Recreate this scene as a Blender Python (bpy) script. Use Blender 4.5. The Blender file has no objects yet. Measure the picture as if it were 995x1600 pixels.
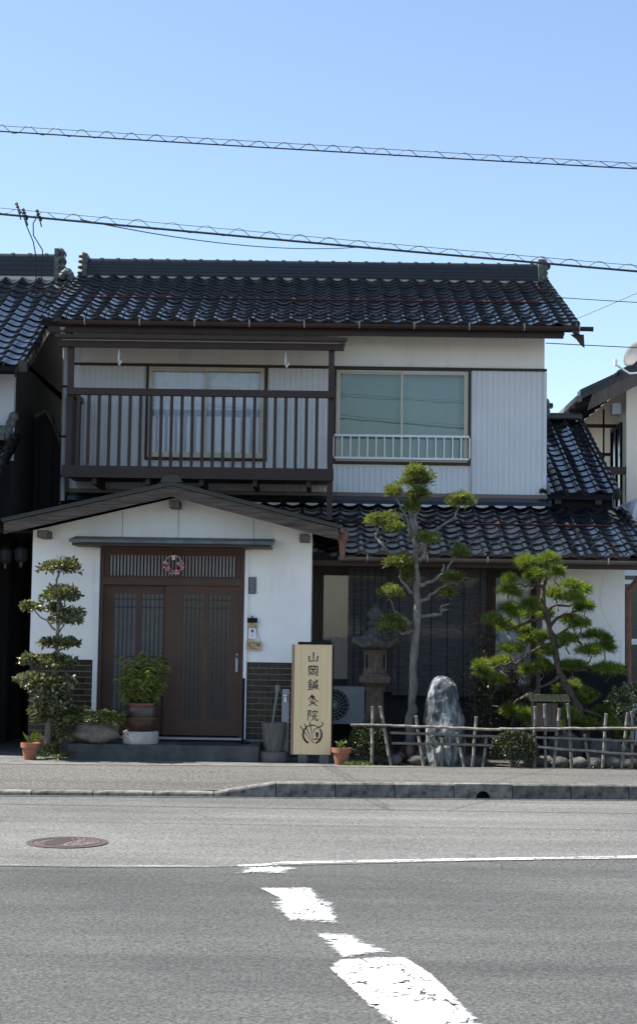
import bpy, bmesh, math, random
from mathutils import Vector, Matrix, Quaternion
R = math.radians
random.seed(11)
SC = bpy.context.scene
COL = SC.collection

# ------------------------------------------------------------------ camera
cam_d = bpy.data.cameras.new('camera')
cam = bpy.data.objects.new('camera', cam_d); COL.objects.link(cam)
cam_d.sensor_fit = 'VERTICAL'; cam_d.sensor_height = 36.0; cam_d.lens = 54.0
cam_d.clip_start = 0.1; cam_d.clip_end = 2000
cam.matrix_world = (Matrix.Translation((0, 0, 1.7)) @ Matrix.Rotation(R(0.418), 4, 'Z')
                    @ Matrix.Rotation(R(90 + 4.36), 4, 'X') @ Matrix.Rotation(R(0.86), 4, 'Z'))
SC.camera = cam

# ------------------------------------------------------------------ sky and sun
SUN_EL, SUN_OFF = 57.0, 7.5          # elevation; degrees behind the facade plane, sun on the left
wd = bpy.data.worlds.new('World'); SC.world = wd; wd.use_nodes = True
wn = wd.node_tree.nodes; wl = wd.node_tree.links
bg = wn['Background']
sky = wn.new('ShaderNodeTexSky'); sky.sky_type = 'NISHITA'; sky.sun_disc = False
sky.sun_elevation = R(SUN_EL); sky.sun_rotation = R(-90 + SUN_OFF)
sky.altitude = 20; sky.air_density = 1.0; sky.dust_density = 0.6; sky.ozone_density = 1.1
wl.new(sky.outputs[0], bg.inputs[0]); bg.inputs[1].default_value = 0.09
sd = bpy.data.lights.new('sun', 'SUN'); sd.energy = 4.5; sd.angle = R(0.53); sd.color = (1.0, 0.96, 0.90)
sun = bpy.data.objects.new('sun', sd); COL.objects.link(sun)
ce, se = math.cos(R(SUN_EL)), math.sin(R(SUN_EL))
sdir = Vector((-ce*math.cos(R(SUN_OFF)), ce*math.sin(R(SUN_OFF)), se))      # towards the sun
sun.rotation_euler = sdir.to_track_quat('Z', 'Y').to_euler()
sun.location = (-8, 10, 15)
SC.view_settings.view_transform = 'Standard'; SC.view_settings.look = 'None'
SC.view_settings.exposure = 1.35; SC.view_settings.gamma = 1.0
SC.view_settings.use_curve_mapping = False
SC.cycles.max_bounces = 8; SC.cycles.transparent_max_bounces = 16

# ------------------------------------------------------------------ materials
def _nt(name):
    m = bpy.data.materials.new(name); m.use_nodes = True
    nt = m.node_tree; return m, nt, nt.nodes, nt.links, nt.nodes['Principled BSDF']
def _math(n, l, op, a, b):
    x = n.new('ShaderNodeMath'); x.operation = op
    for i, v in enumerate((a, b)):
        if hasattr(v, 'is_linked') or hasattr(v, 'links'): l.new(v, x.inputs[i])
        else: x.inputs[i].default_value = v
    return x.outputs[0]
def _noise(n, l, scale, detail=5, stretch=(1, 1, 1), rough=.6, coord='Object'):
    tc = n.new('ShaderNodeTexCoord'); mp = n.new('ShaderNodeMapping'); mp.inputs['Scale'].default_value = stretch
    l.new(tc.outputs[coord], mp.inputs[0])
    t = n.new('ShaderNodeTexNoise'); t.inputs['Scale'].default_value = scale; t.inputs['Detail'].default_value = detail
    t.inputs['Roughness'].default_value = rough; l.new(mp.outputs[0], t.inputs[0]); return t.outputs[0]
def _range(n, l, v, a, b, c, d):
    r = n.new('ShaderNodeMapRange'); l.new(v, r.inputs[0])
    for i, q in enumerate((a, b, c, d)): r.inputs[i+1].default_value = q
    return r.outputs[0]
def _mix(n, l, fac, a, b, mode='MIX'):
    x = n.new('ShaderNodeMix'); x.data_type = 'RGBA'; x.blend_type = mode
    for s, v in ((x.inputs[0], fac), (x.inputs[6], a), (x.inputs[7], b)):
        if hasattr(v, 'links'): l.new(v, s)
        elif isinstance(v, (int, float)): s.default_value = v
        else: s.default_value = (*v[:3], 1)
    return x.outputs[2]
def _grey(n, l, v):
    c = n.new('ShaderNodeCombineColor')
    for i in range(3): l.new(v, c.inputs[i])
    return c.outputs[0]
def _bump(n, l, b, h, strength, dist=.01):
    u = n.new('ShaderNodeBump'); u.inputs['Strength'].default_value = strength; u.inputs['Distance'].default_value = dist
    l.new(h, u.inputs['Height']); l.new(u.outputs[0], b.inputs['Normal'])

def mat(name, col, rough=.6, var=.2, scale=5, bump=0, bscale=60, metal=0, spec=.5, rand=0, island=0,
        stretch=(1, 1, 1), col2=None, coat=0, bdist=.01, rvar=0):
    m, nt, n, l, b = _nt(name)
    f = _range(n, l, _noise(n, l, scale, stretch=stretch), .3, .7, 0, 1)
    c2 = col2 or tuple(c*(1-var) for c in col); c1 = col if col2 else tuple(min(1, c*(1+var)) for c in col)
    c = _mix(n, l, f, c1, c2)
    if rand:
        oi = n.new('ShaderNodeObjectInfo')
        c = _mix(n, l, 1.0, c, _grey(n, l, _range(n, l, oi.outputs['Random'], 0, 1, 1-rand, 1+rand)), 'MULTIPLY')
    if island:
        g = n.new('ShaderNodeNewGeometry')
        c = _mix(n, l, 1.0, c, _grey(n, l, _range(n, l, g.outputs['Random Per Island'], 0, 1, 1-island, 1+island)), 'MULTIPLY')
    l.new(c, b.inputs['Base Color'])
    b.inputs['Roughness'].default_value = rough; b.inputs['Metallic'].default_value = metal
    if rvar: l.new(_range(n, l, _noise(n, l, scale*2.3), .3, .7, rough-rvar, rough+rvar), b.inputs['Roughness'])
    b.inputs['Specular IOR Level'].default_value = spec
    if coat: b.inputs['Coat Weight'].default_value = coat; b.inputs['Coat Roughness'].default_value = .08
    if bump: _bump(n, l, b, _noise(n, l, bscale, 4, stretch), bump, bdist)
    return m

def asphalt(name, dark, light, spk=.5, warm=0, fine=150.0, patch=.18):
    m, nt, n, l, b = _nt(name)
    vo = n.new('ShaderNodeTexVoronoi'); vo.inputs['Scale'].default_value = fine
    tc = n.new('ShaderNodeTexCoord'); l.new(tc.outputs['Object'], vo.inputs['Vector'])
    sep = n.new('ShaderNodeSeparateColor'); l.new(vo.outputs['Color'], sep.inputs[0])
    f = _range(n, l, sep.outputs[0], .15, 1.0, 0, 1)
    f2 = _range(n, l, _noise(n, l, fine*.42, 3, rough=.8), .38, .66, 0, 1)
    ff = _math(n, l, 'MULTIPLY', _math(n, l, 'ADD', f, f2), .5)
    c = _mix(n, l, ff, dark, light)
    big = _range(n, l, _noise(n, l, .55, 6, (0.45, 1.0, 1)), .3, .7, 1-patch, 1+patch)
    c = _mix(n, l, 1.0, c, _grey(n, l, big), 'MULTIPLY')
    streak = _range(n, l, _noise(n, l, 1.4, 5, (.12, 2.2, 1)), .35, .75, 1.10, .80)
    c = _mix(n, l, 1.0, c, _grey(n, l, streak), 'MULTIPLY')
    # hairline cracks, only here and there
    v2 = n.new('ShaderNodeTexVoronoi'); v2.feature = 'DISTANCE_TO_EDGE'; v2.inputs['Scale'].default_value = .55
    ad = n.new('ShaderNodeVectorMath'); ad.operation = 'ADD'; l.new(tc.outputs['Object'], ad.inputs[0])
    nz = n.new('ShaderNodeTexNoise'); nz.inputs['Scale'].default_value = 3; nz.inputs['Detail'].default_value = 6; l.new(tc.outputs['Object'], nz.inputs[0])
    sc = n.new('ShaderNodeVectorMath'); sc.operation = 'SCALE'; sc.inputs['Scale'].default_value = .6; l.new(nz.outputs['Color'], sc.inputs[0])
    l.new(sc.outputs[0], ad.inputs[1]); l.new(ad.outputs[0], v2.inputs['Vector'])
    ck = _math(n, l, 'MULTIPLY', _range(n, l, v2.outputs['Distance'], .0, .006, 1, 0), _range(n, l, _noise(n, l, .5, 3), .5, .6, 0, .55))
    c = _mix(n, l, ck, c, tuple(q*.6 for q in dark))
    l.new(c, b.inputs['Base Color']); b.inputs['Roughness'].default_value = .85; b.inputs['Specular IOR Level'].default_value = .3
    _bump(n, l, b, ff, .55, .006)
    return m

def paint(name, wear):
    m, nt, n, l, b = _nt(name)
    out = n['Material Output']
    a = _noise(n, l, 5, 8, (.35, 2.2, 1), .75); fine = _noise(n, l, 40, 4, (.18, 1, 1), .75)
    vg = n.new('ShaderNodeTexVoronoi'); vg.inputs['Scale'].default_value = 70; tg = n.new('ShaderNodeTexCoord'); l.new(tg.outputs['Object'], vg.inputs['Vector'])
    sg_ = n.new('ShaderNodeSeparateColor'); l.new(vg.outputs['Color'], sg_.inputs[0])
    s = _math(n, l, 'ADD', _math(n, l, 'MULTIPLY', a, .62), _math(n, l, 'MULTIPLY', fine, .30))
    s = _math(n, l, 'ADD', s, _math(n, l, 'MULTIPLY', sg_.outputs[0], .10))
    at = n.new('ShaderNodeAttribute'); at.attribute_name = 'inner'
    s = _math(n, l, 'ADD', s, _math(n, l, 'MULTIPLY', at.outputs['Fac'], .30))
    k = _range(n, l, s, wear-.03, wear+.15, 0, 1)
    vo = n.new('ShaderNodeTexVoronoi'); vo.feature = 'DISTANCE_TO_EDGE'; vo.inputs['Scale'].default_value = 3.2
    tc = n.new('ShaderNodeTexCoord'); mp = n.new('ShaderNodeMapping'); mp.inputs['Scale'].default_value = (1, .8, 1)
    l.new(tc.outputs['Object'], mp.inputs[0])
    ad = n.new('ShaderNodeVectorMath'); ad.operation = 'ADD'; l.new(mp.outputs[0], ad.inputs[0])
    nz = n.new('ShaderNodeTexNoise'); nz.inputs['Scale'].default_value = 7; l.new(tc.outputs['Object'], nz.inputs[0])
    sc = n.new('ShaderNodeVectorMath'); sc.operation = 'SCALE'; sc.inputs['Scale'].default_value = .25; l.new(nz.outputs['Color'], sc.inputs[0])
    l.new(sc.outputs[0], ad.inputs[1]); l.new(ad.outputs[0], vo.inputs['Vector'])
    crack = _range(n, l, vo.outputs['Distance'], .008, .022, 0, 1)
    k = _math(n, l, 'MULTIPLY', k, crack)
    b.inputs['Base Color'].default_value = (.74, .75, .74, 1); b.inputs['Roughness'].default_value = .7
    l.new(_mix(n, l, _range(n, l, fine, .3, .7, 0, 1), (.52, .53, .52), (.70, .71, .70)), b.inputs['Base Color'])
    t = n.new('ShaderNodeBsdfTransparent'); x = n.new('ShaderNodeMixShader')
    l.new(k, x.inputs[0]); l.new(t.outputs[0], x.inputs[1]); l.new(b.outputs[0], x.inputs[2]); l.new(x.outputs[0], out.inputs[0])
    return m

def leafmat(name, c1, c2, trans=.35, rough=.45, var=.35, tcol=None):
    m, nt, n, l, b = _nt(name); out = n['Material Output']
    g = n.new('ShaderNodeNewGeometry')
    c = _mix(n, l, g.outputs['Random Per Island'], c1, c2)
    c = _mix(n, l, 1.0, c, _grey(n, l, _range(n, l, _noise(n, l, 7, 3), .3, .7, 1-var, 1+var)), 'MULTIPLY')
    l.new(c, b.inputs['Base Color']); b.inputs['Roughness'].default_value = rough; b.inputs['Specular IOR Level'].default_value = .4
    t = n.new('ShaderNodeBsdfTranslucent')
    l.new(_mix(n, l, 1.0, c, tcol or (1.7, 1.75, .5), 'MULTIPLY'), t.inputs[0])
    x = n.new('ShaderNodeMixShader'); x.inputs[0].default_value = trans
    l.new(b.outputs[0], x.inputs[1]); l.new(t.outputs[0], x.inputs[2]); l.new(x.outputs[0], out.inputs[0])
    return m

def glassmat(name, tint=(.85, .9, .9), refl=1.0, base=.04, rough=.015, wob=0):
    m, nt, n, l, b = _nt(name); out = n['Material Output']
    fr = n.new('ShaderNodeFresnel'); fr.inputs[0].default_value = 1.52
    k = _math(n, l, 'ADD', _math(n, l, 'MULTIPLY', fr.outputs[0], refl), base)
    t = n.new('ShaderNodeBsdfTransparent'); t.inputs[0].default_value = (*tint, 1)
    g = n.new('ShaderNodeBsdfGlossy'); g.inputs['Roughness'].default_value = rough
    if wob:
        u = n.new('ShaderNodeBump'); u.inputs['Strength'].default_value = wob; u.inputs['Distance'].default_value = .02
        l.new(_noise(n, l, 2.5, 2), u.inputs['Height']); l.new(u.outputs[0], g.inputs['Normal'])
    x = n.new('ShaderNodeMixShader'); l.new(k, x.inputs[0]); l.new(t.outputs[0], x.inputs[1]); l.new(g.outputs[0], x.inputs[2])
    l.new(x.outputs[0], out.inputs[0]); return m

def plaster(name, col, stain=(.30, .28, .25), amt=.5):
    m, nt, n, l, b = _nt(name)
    c = _mix(n, l, _range(n, l, _noise(n, l, 1.3, 6), .35, .7, 0, 1), col, tuple(q*.9 for q in col))
    s = _range(n, l, _noise(n, l, 3.0, 8, (1.6, 1, .35), .7), .54, .8, 0, amt)
    c = _mix(n, l, s, c, stain)
    sp = _math(n, l, 'MULTIPLY', _range(n, l, _noise(n, l, 16, 8, (1, 1, .7), .8), .60, .70, 0, 1), _range(n, l, _noise(n, l, 1.1, 2), .56, .66, 0, amt*1.6))
    c = _mix(n, l, sp, c, tuple(q*.35 for q in stain))
    l.new(c, b.inputs['Base Color']); b.inputs['Roughness'].default_value = .85; b.inputs['Specular IOR Level'].default_value = .25
    _bump(n, l, b, _noise(n, l, 90, 5), .12, .004); return m

def marble(name):
    m, nt, n, l, b = _nt(name)
    v = _noise(n, l, 5.5, 10, (2.4, 2.0, .45), .72)
    c = _mix(n, l, _range(n, l, v, .46, .60, 0, 1), (.060, .068, .074), (.33, .345, .35))
    d = _range(n, l, _noise(n, l, 14, 6, (1.5, 1.5, .6), .7), .5, .72, 0, .75)
    c = _mix(n, l, d, c, (.10, .112, .118))
    l.new(c, b.inputs['Base Color']); b.inputs['Roughness'].default_value = .9; b.inputs['Specular IOR Level'].default_value = .2
    _bump(n, l, b, v, .9, .05); return m

def boardwood(name, c1, c2, sc=3.0, stretch=(14, 3, .6), rough=.55, bump=.1):
    m, nt, n, l, b = _nt(name)
    f = _range(n, l, _noise(n, l, sc, 6, stretch, .65), .3, .7, 0, 1)
    l.new(_mix(n, l, f, c1, c2), b.inputs['Base Color']); b.inputs['Roughness'].default_value = rough
    _bump(n, l, b, f, bump, .004); return m

def sudare(name):
    m, nt, n, l, b = _nt(name)
    f = _range(n, l, _noise(n, l, 4, 6, (1.2, 1, 22), .7), .3, .72, 0, 1)
    l.new(_mix(n, l, f, (.026, .028, .032), (.125, .124, .128)), b.inputs['Base Color']); b.inputs['Roughness'].default_value = .7
    return m

M = {}
M['road'] = asphalt('lane_asphalt', (.030, .0302, .0285), (.127, .1265, .119), fine=90, patch=.30)
M['shoulder'] = asphalt('shoulder_asphalt', (.052, .052, .048), (.205, .203, .187), fine=85, patch=.26)
M['walk'] = asphalt('footway_asphalt', (.032, .031, .028), (.186, .176, .160), fine=85)
M['paint'] = paint('road_paint', .665)
M['paint_worn'] = paint('worn_road_paint', .84)
M['kerb'] = mat('kerb_concrete', (.20, .19, .17), .9, .35, 11, .8, 40, col2=(.035, .035, .032), rand=.25)
M['kerbpale'] = mat('pale_concrete', (.42, .40, .36), .9, .25, 5, .4, 70)
M['concrete'] = mat('grey_concrete', (.15, .148, .14), .9, .3, 4, .4, 70, col2=(.06, .062, .06))
M['stepstone'] = mat('dark_step_concrete', (.085, .088, .085), .85, .3, 5, .4, 60, col2=(.035, .038, .037))  # darker mottled grey for the step and plinth
M['walkedge'] = mat('dusty_edge', (.20, .185, .16), .95, .35, 7, .5, 40, col2=(.07, .066, .06))
M['soil'] = mat('garden_earth', (.055, .045, .035), .95, .4, 8, .8, 30)
M['ground'] = mat('plain_ground', (.10, .095, .085), .95, .3, 1, .3, 20)
M['plaster'] = plaster('white_plaster', (.94, .925, .89), amt=.22)
M['plaster_old'] = plaster('aged_plaster', (.91, .885, .82), amt=.42)
M['cream'] = plaster('cream_render', (.82, .75, .62), amt=.2)
M['siding'] = mat('pale_metal_siding', (.66, .67, .68), .45, .05, 1.5, spec=.4)
M['brown'] = mat('brown_metal', (.048, .031, .026), .5, .15, 3, spec=.25)
M['doorbrown'] = mat('door_brown', (.085, .050, .037), .55, .12, 3, spec=.2)
M['alu'] = mat('beige_aluminium', (.48, .43, .34), .4, .08, 4, metal=.3)
M['whitemetal'] = mat('white_metal', (.78, .80, .82), .4, .05, 4)
M['gutter'] = mat('gutter_brown', (.15, .115, .105), .45, .12, 3)
M['greymetal'] = mat('grey_pipe', (.36, .38, .40), .4, .15, 3)
M['oldwood'] = boardwood('weathered_wood', (.022, .018, .016), (.15, .115, .092), 3, (1.0, 3, 16), .85, .4)
M['oldwood2'] = boardwood('weathered_post_wood', (.06, .05, .045), (.17, .14, .12), 3, (12, 12, 1.0), .8, .3)
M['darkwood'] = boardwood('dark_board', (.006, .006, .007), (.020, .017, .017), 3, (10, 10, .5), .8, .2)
M['soffit'] = mat('soffit_board', (.30, .26, .20), .8, .25, 6)
M['tile'] = mat('black_glazed_tile', (.006, .008, .012), .12, .3, 14, spec=.5, rand=.35, island=.3, rvar=.05)
M['tile'].node_tree.nodes['Principled BSDF'].inputs['IOR'].default_value = 1.8
M['tilematt'] = mat('black_ridge_tile', (.008, .010, .011), .28, .35, 10, spec=.5, rand=.2)
M['lichen'] = mat('lichened_tile', (.022, .028, .024), .6, .3, 14, .3, 60, col2=(.15, .155, .145))
M['lampgrey'] = mat('lamp_grey', (.030, .031, .034), .7, .2, 6)
M['dish_shade'] = mat('dish_shadow_grey', (.10, .105, .11), .7, .1, 6)  # colour lowered to stand for the dish's shadow side
M['mortar'] = mat('roof_mortar', (.62, .61, .57), .9, .2, 8, .2, 60)
M['rail_red'] = mat('rusty_red_bar', (.034, .013, .011), .75, .4, 18, spec=.2)
M['copper'] = mat('weathered_copper', (.13, .15, .14), .65, .3, 6, col2=(.06, .065, .06))
M['rust'] = mat('rusty_brown', (.16, .08, .055), .6, .4, 12)
M['brick'] = mat('brown_glazed_brick', (.026, .021, .012), .35, .35, 14, spec=.35, rand=.5, bump=.1)
M['brickmortar'] = mat('brick_mortar', (.22, .20, .16), .9, .2, 20)
M['glass'] = glassmat('window_glass', (.93, .95, .97), 1.0, .05, wob=.015)
M['glass_green'] = glassmat('green_window_glass', (.74, .86, .80), 1.0, .06, wob=.02)
M['doorpale'] = mat('frosted_pale_glass', (.10, .105, .11), .3, .15, 8, spec=.25, bump=.2, bscale=45)
M['doorglass'] = mat('frosted_dark_glass', (.014, .018, .026), .12, .15, 8, spec=.5, bump=.10, bscale=30)
M['fluted'] = mat('fluted_panel', (.20, .19, .185), .4, .15, 5)
M['curtain'] = mat('white_curtain', (.82, .85, .90), .9, .08, 4)
M['curtain_dim'] = mat('grey_curtain', (.24, .255, .255), .9, .12, 4)
M['paleplaster'] = plaster('pale_grey_render', (.55, .57, .60), amt=.3)
M['greenblind'] = mat('sage_blind', (.36, .43, .37), .8, .05, 3)
M['greyblind'] = mat('grey_blind', (.46, .52, .54), .8, .05, 3)
M['sudare'] = sudare('reed_blind')
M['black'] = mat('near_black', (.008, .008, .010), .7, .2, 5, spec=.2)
M['wire'] = mat('black_cable', (.016, .017, .020), .5, .1, 5)
M['bark'] = mat('pale_bark', (.27, .245, .21), .95, .35, 18, 1.0, 38, col2=(.085, .075, .062), stretch=(1, 1, .35), bdist=.03)
M['pinebark'] = mat('pine_bark', (.13, .10, .078), .95, .4, 22, 1.0, 40, col2=(.04, .032, .027), bdist=.03)
M['twig'] = mat('grey_twig', (.30, .27, .23), .9, .3, 20)
M['podo'] = leafmat('long_leaf', (.040, .068, .016), (.19, .205, .06), .33)
M['pine'] = leafmat('pine_needle', (.026, .060, .010), (.22, .27, .05), .36, .5)
M['camellia'] = leafmat('camellia_leaf', (.035, .050, .018), (.20, .195, .10), .15, .25, .4)
M['bamboo'] = leafmat('bamboo_leaf', (.075, .10, .02), (.25, .28, .08), .4)
M['fern'] = leafmat('fern_leaf', (.05, .075, .02), (.12, .14, .045), .3)
M['bush'] = leafmat('clipped_leaf', (.018, .028, .012), (.062, .075, .026), .12, .45, .4)
M['nandina'] = leafmat('nandina_leaf', (.035, .045, .022), (.09, .08, .05), .25, .4, .4, (1.5, 1.2, .6))
M['redleaf'] = leafmat('red_leaf', (.20, .015, .02), (.33, .06, .07), .3, .4, .3, (1.4, .8, .8))
M['pink'] = mat('pink_petal', (.86, .52, .60), .7, .2, 30, island=.3)
M['magenta'] = mat('dark_pink_petal', (.32, .04, .09), .7, .2, 30, island=.3)
M['straw'] = mat('straw_ring', (.45, .36, .22), .8, .25, 40)
M['granite'] = mat('lantern_stone', (.15, .115, .082), .9, .3, 14, .6, 70, col2=(.06, .048, .037))
M['granite_dark'] = mat('mossy_lantern_stone', (.12, .115, .10), .95, .4, 16, .9, 40, col2=(.022, .022, .019))
M['marble'] = marble('banded_stone')
M['rock'] = mat('garden_rock', (.12, .112, .10), .9, .4, 9, .9, 25, col2=(.035, .034, .032), rand=.35)
M['planterrock'] = mat('planter_rock', (.26, .235, .20), .95, .35, 8, .9, 30, col2=(.12, .105, .09))
M['terracotta'] = mat('terracotta', (.30, .115, .065), .8, .2, 8, .2, 40)
M['brownglaze'] = mat('brown_glaze', (.055, .028, .022), .3, .25, 6, spec=.5)
M['cane'] = mat('grey_bamboo', (.24, .22, .19), .8, .3, 12, col2=(.10, .09, .075), rand=.25)
M['signwood'] = boardwood('sign_board_wood', (.78, .61, .36), (.68, .49, .25), 2.2, (9, 3, .35), .6, .05)
M['signside'] = boardwood('sign_side_wood', (.36, .22, .14), (.24, .14, .09), 3, (9, 3, .5), .7, .05)
M['ink'] = mat('black_ink', (.018, .013, .012), .6, .2, 30)
M['tagwood'] = mat('tag_wood', (.52, .36, .20), .6, .2, 12, stretch=(1, 1, 6))
M['card'] = mat('white_card', (.80, .81, .82), .5, .03, 5)
M['slate'] = mat('name_slate', (.13, .13, .135), .7, .35, 25, .3, 60)
M['slatemark'] = mat('name_slate_mark', (.30, .30, .31), .7, .2, 30)
M['tub'] = boardwood('tub_wood', (.055, .052, .046), (.14, .13, .115), 3, (10, 10, .8), .85, .3)
M['iron'] = mat('cast_iron_brown', (.10, .075, .068), .6, .3, 30, metal=.2, bump=.2, bscale=80, col2=(.07, .053, .05))
M['irontop'] = mat('worn_iron_relief', (.15, .115, .105), .55, .3, 30, metal=.2)
M['acwhite'] = mat('ac_white', (.30, .315, .33), .55, .06, 4)
M['mossroof'] = mat('mossy_shingle', (.20, .16, .08), .9, .4, 25, .6, 40, col2=(.12, .13, .05))
M['rubber'] = mat('door_mat', (.018, .02, .026), .8, .2, 60, .3, 200)
M['grass'] = leafmat('weed_leaf', (.05, .09, .02), (.11, .15, .04), .3)

# ------------------------------------------------------------------ mesh helpers
class MB:
    def __init__(s): s.v = []; s.f = []
    def add(s, vs, fs, X=None):
        o = len(s.v)
        s.v += [tuple(X @ Vector(p)) for p in vs] if X is not None else [tuple(p) for p in vs]
        s.f += [tuple(i+o for i in f) for f in fs]; return s
    def box(s, x0, x1, y0, y1, z0, z1, X=None):
        return s.add([(x0,y0,z0),(x1,y0,z0),(x1,y1,z0),(x0,y1,z0),(x0,y0,z1),(x1,y0,z1),(x1,y1,z1),(x0,y1,z1)],
                     [(0,3,2,1),(4,5,6,7),(0,1,5,4),(1,2,6,5),(2,3,7,6),(3,0,4,7)], X)
    def prism(s, poly, y0, y1, X=None):                 # polygon in XZ extruded along Y
        n = len(poly)
        vs = [(x,y0,z) for x,z in poly] + [(x,y1,z) for x,z in poly]
        return s.add(vs, [tuple(range(n)), tuple(range(2*n-1,n-1,-1))] + [(i,i+n,(i+1)%n+n,(i+1)%n) for i in range(n)], X)
    def prismx(s, poly, x0, x1, X=None):                # polygon in YZ extruded along X
        n = len(poly)
        vs = [(x0,y,z) for y,z in poly] + [(x1,y,z) for y,z in poly]
        return s.add(vs, [tuple(range(n-1,-1,-1)), tuple(range(n,2*n))] + [(i,(i+1)%n,(i+1)%n+n,i+n) for i in range(n)], X)
    def tube(s, pts, rad, n=8, cap=True, X=None):
        pts = [Vector(p) for p in pts]; m = len(pts)
        if not isinstance(rad, (list, tuple)): rad = [rad]*m
        vs = []; prev = None
        for i, p in enumerate(pts):
            t = (pts[min(i+1,m-1)] - pts[max(i-1,0)]).normalized()
            if prev is None:
                a = Vector((0,0,1)) if abs(t.z) < .9 else Vector((1,0,0)); u = t.cross(a).normalized()
            else: u = (prev - t*prev.dot(t)).normalized()
            prev = u; w = t.cross(u)
            for k in range(n):
                g = 2*math.pi*k/n; vs.append(p + (u*math.cos(g) + w*math.sin(g))*rad[i])
        fs = [(i*n+k, i*n+(k+1)%n, (i+1)*n+(k+1)%n, (i+1)*n+k) for i in range(m-1) for k in range(n)]
        if cap: fs += [tuple(range(n-1,-1,-1)), tuple(range((m-1)*n, m*n))]
        return s.add(vs, fs, X)
    def lathe(s, prof, c, n=16, ph=0, X=None, cap=True):          # profile of (r, z), bottom to top
        vs = [(c[0]+r*math.cos(2*math.pi*k/n+ph), c[1]+r*math.sin(2*math.pi*k/n+ph), c[2]+z) for r, z in prof for k in range(n)]
        m = len(prof)
        fs = [(i*n+k, i*n+(k+1)%n, (i+1)*n+(k+1)%n, (i+1)*n+k) for i in range(m-1) for k in range(n)]
        if cap: fs += [tuple(range(n-1,-1,-1)), tuple(range((m-1)*n, m*n))]
        return s.add(vs, fs, X)
    def build(s, name, m, parent=None, smooth=False, bevel=0, recalc=True, local=False, angle=None):
        me = bpy.data.meshes.new(name); me.from_pydata(s.v, [], s.f); me.update()
        if recalc:
            bm = bmesh.new(); bm.from_mesh(me); bmesh.ops.recalc_face_normals(bm, faces=bm.faces); bm.to_mesh(me); bm.free()
        me.materials.append(M[m] if isinstance(m, str) else m)
        if smooth: me.polygons.foreach_set('use_smooth', [True]*len(me.polygons))
        if smooth and angle: me.set_sharp_from_angle(angle=R(angle))
        o = bpy.data.objects.new(name, me); COL.objects.link(o)
        if parent is not None:
            o.parent = parent
            if not local and 'origin' in parent: o.matrix_parent_inverse = Matrix.Translation(-Vector(parent['origin']))
        if bevel:
            b = o.modifiers.new('bevel', 'BEVEL'); b.width = bevel; b.segments = 2; b.limit_method = 'ANGLE'; b.angle_limit = R(50)
        return o

def tag(o, label, cat, group=None):
    o['label'] = label; o['category'] = cat
    if group: o['group'] = group
    return o
def thing(name, label, cat, loc=(0,0,0), group=None, rot=None):
    o = bpy.data.objects.new(name, None); COL.objects.link(o); o.location = loc; o.empty_display_size = .2
    if rot: o.rotation_euler = rot
    o['origin'] = list(loc)
    return tag(o, label, cat, group)
def struct(o): o['kind'] = 'structure'; return o
def stuff(o): o['kind'] = 'stuff'; return o
def inst(name, me, X, parent):                          # one more piece that shares its mesh
    o = bpy.data.objects.new(name, me); COL.objects.link(o); o.parent = parent
    if 'origin' in parent: X = Matrix.Translation(-Vector(parent['origin'])) @ X
    o.matrix_local = X; return o
def mesh_of(mb, m, smooth=False, angle=None):
    o = mb.build('tmp', m, smooth=smooth, angle=angle); me = o.data; bpy.data.objects.remove(o); return me
def U(a, b): return random.uniform(a, b)
def sheet(name, pts, m, z=None):
    mb = MB(); mb.add([(p[0], p[1], p[2] if z is None else z) for p in pts], [tuple(range(len(pts)))])
    o = mb.build(name, m)
    if o.data.polygons[0].normal.z < 0: o.data.flip_normals()
    return struct(o)
PINE_PADS = [(2.38,18.49,2.52,0.138,0.085),(2.62,18.41,2.56,0.148,0.064),(2.75,18.59,2.41,0.096,0.064),(2.48,18.44,2.37,0.149,0.059),(2.16,18.39,2.32,0.059,0.042),(2.17,18.59,2.18,0.128,0.075),(2.78,18.9,2.15,0.131,0.098),(2.96,18.83,2.26,0.119,0.065),(3.11,18.81,2.21,0.097,0.061),(2.95,18.48,2.1,0.128,0.064),(3.11,18.67,2.0,0.108,0.06),(2.43,18.52,2.02,0.107,0.053),(2.18,18.45,1.96,0.128,0.074),(2.28,18.41,1.9,0.148,0.074),(1.99,18.48,1.82,0.117,0.074),(2.19,18.91,1.74,0.109,0.054),(2.38,18.85,1.72,0.087,0.048),(2.66,18.83,1.91,0.098,0.043),(2.96,18.83,1.83,0.13,0.065),(3.02,18.47,1.8,0.085,0.047),(2.87,18.54,1.61,0.128,0.075),(2.62,18.73,1.63,0.108,0.054),(2.42,18.79,1.6,0.097,0.043),(3.27,18.86,1.64,0.174,0.076),(3.38,18.88,1.51,0.13,0.076),(3.15,18.4,1.47,0.17,0.074),(2.62,18.71,1.44,0.129,0.086),(2.59,18.75,1.28,0.13,0.076),(2.94,18.65,1.29,0.172,0.054),(3.37,18.46,1.27,0.17,0.064),(2.4,18.63,1.23,0.064,0.039),(2.18,18.4,1.48,0.148,0.053),(1.89,18.91,1.27,0.109,0.065),(2.13,18.87,1.31,0.152,0.054),(1.89,18.68,1.19,0.108,0.054),(2.05,18.53,1.11,0.107,0.047),(2.93,18.9,0.99,0.174,0.087),(3.11,18.69,0.93,0.151,0.086),(3.02,18.88,0.88,0.174,0.043),(2.26,18.86,0.74,0.13,0.065),(2.43,18.66,0.69,0.107,0.064),(2.46,18.6,0.61,0.064,0.054),(3.31,18.71,0.72,0.108,0.065),(3.14,18.61,0.6,0.129,0.075),(3.39,18.45,0.59,0.106,0.064),(3.54,18.53,0.51,0.085,0.047),(2.9,18.84,0.58,0.108,0.054),(2.87,18.38,0.73,0.085,0.053)]
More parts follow.
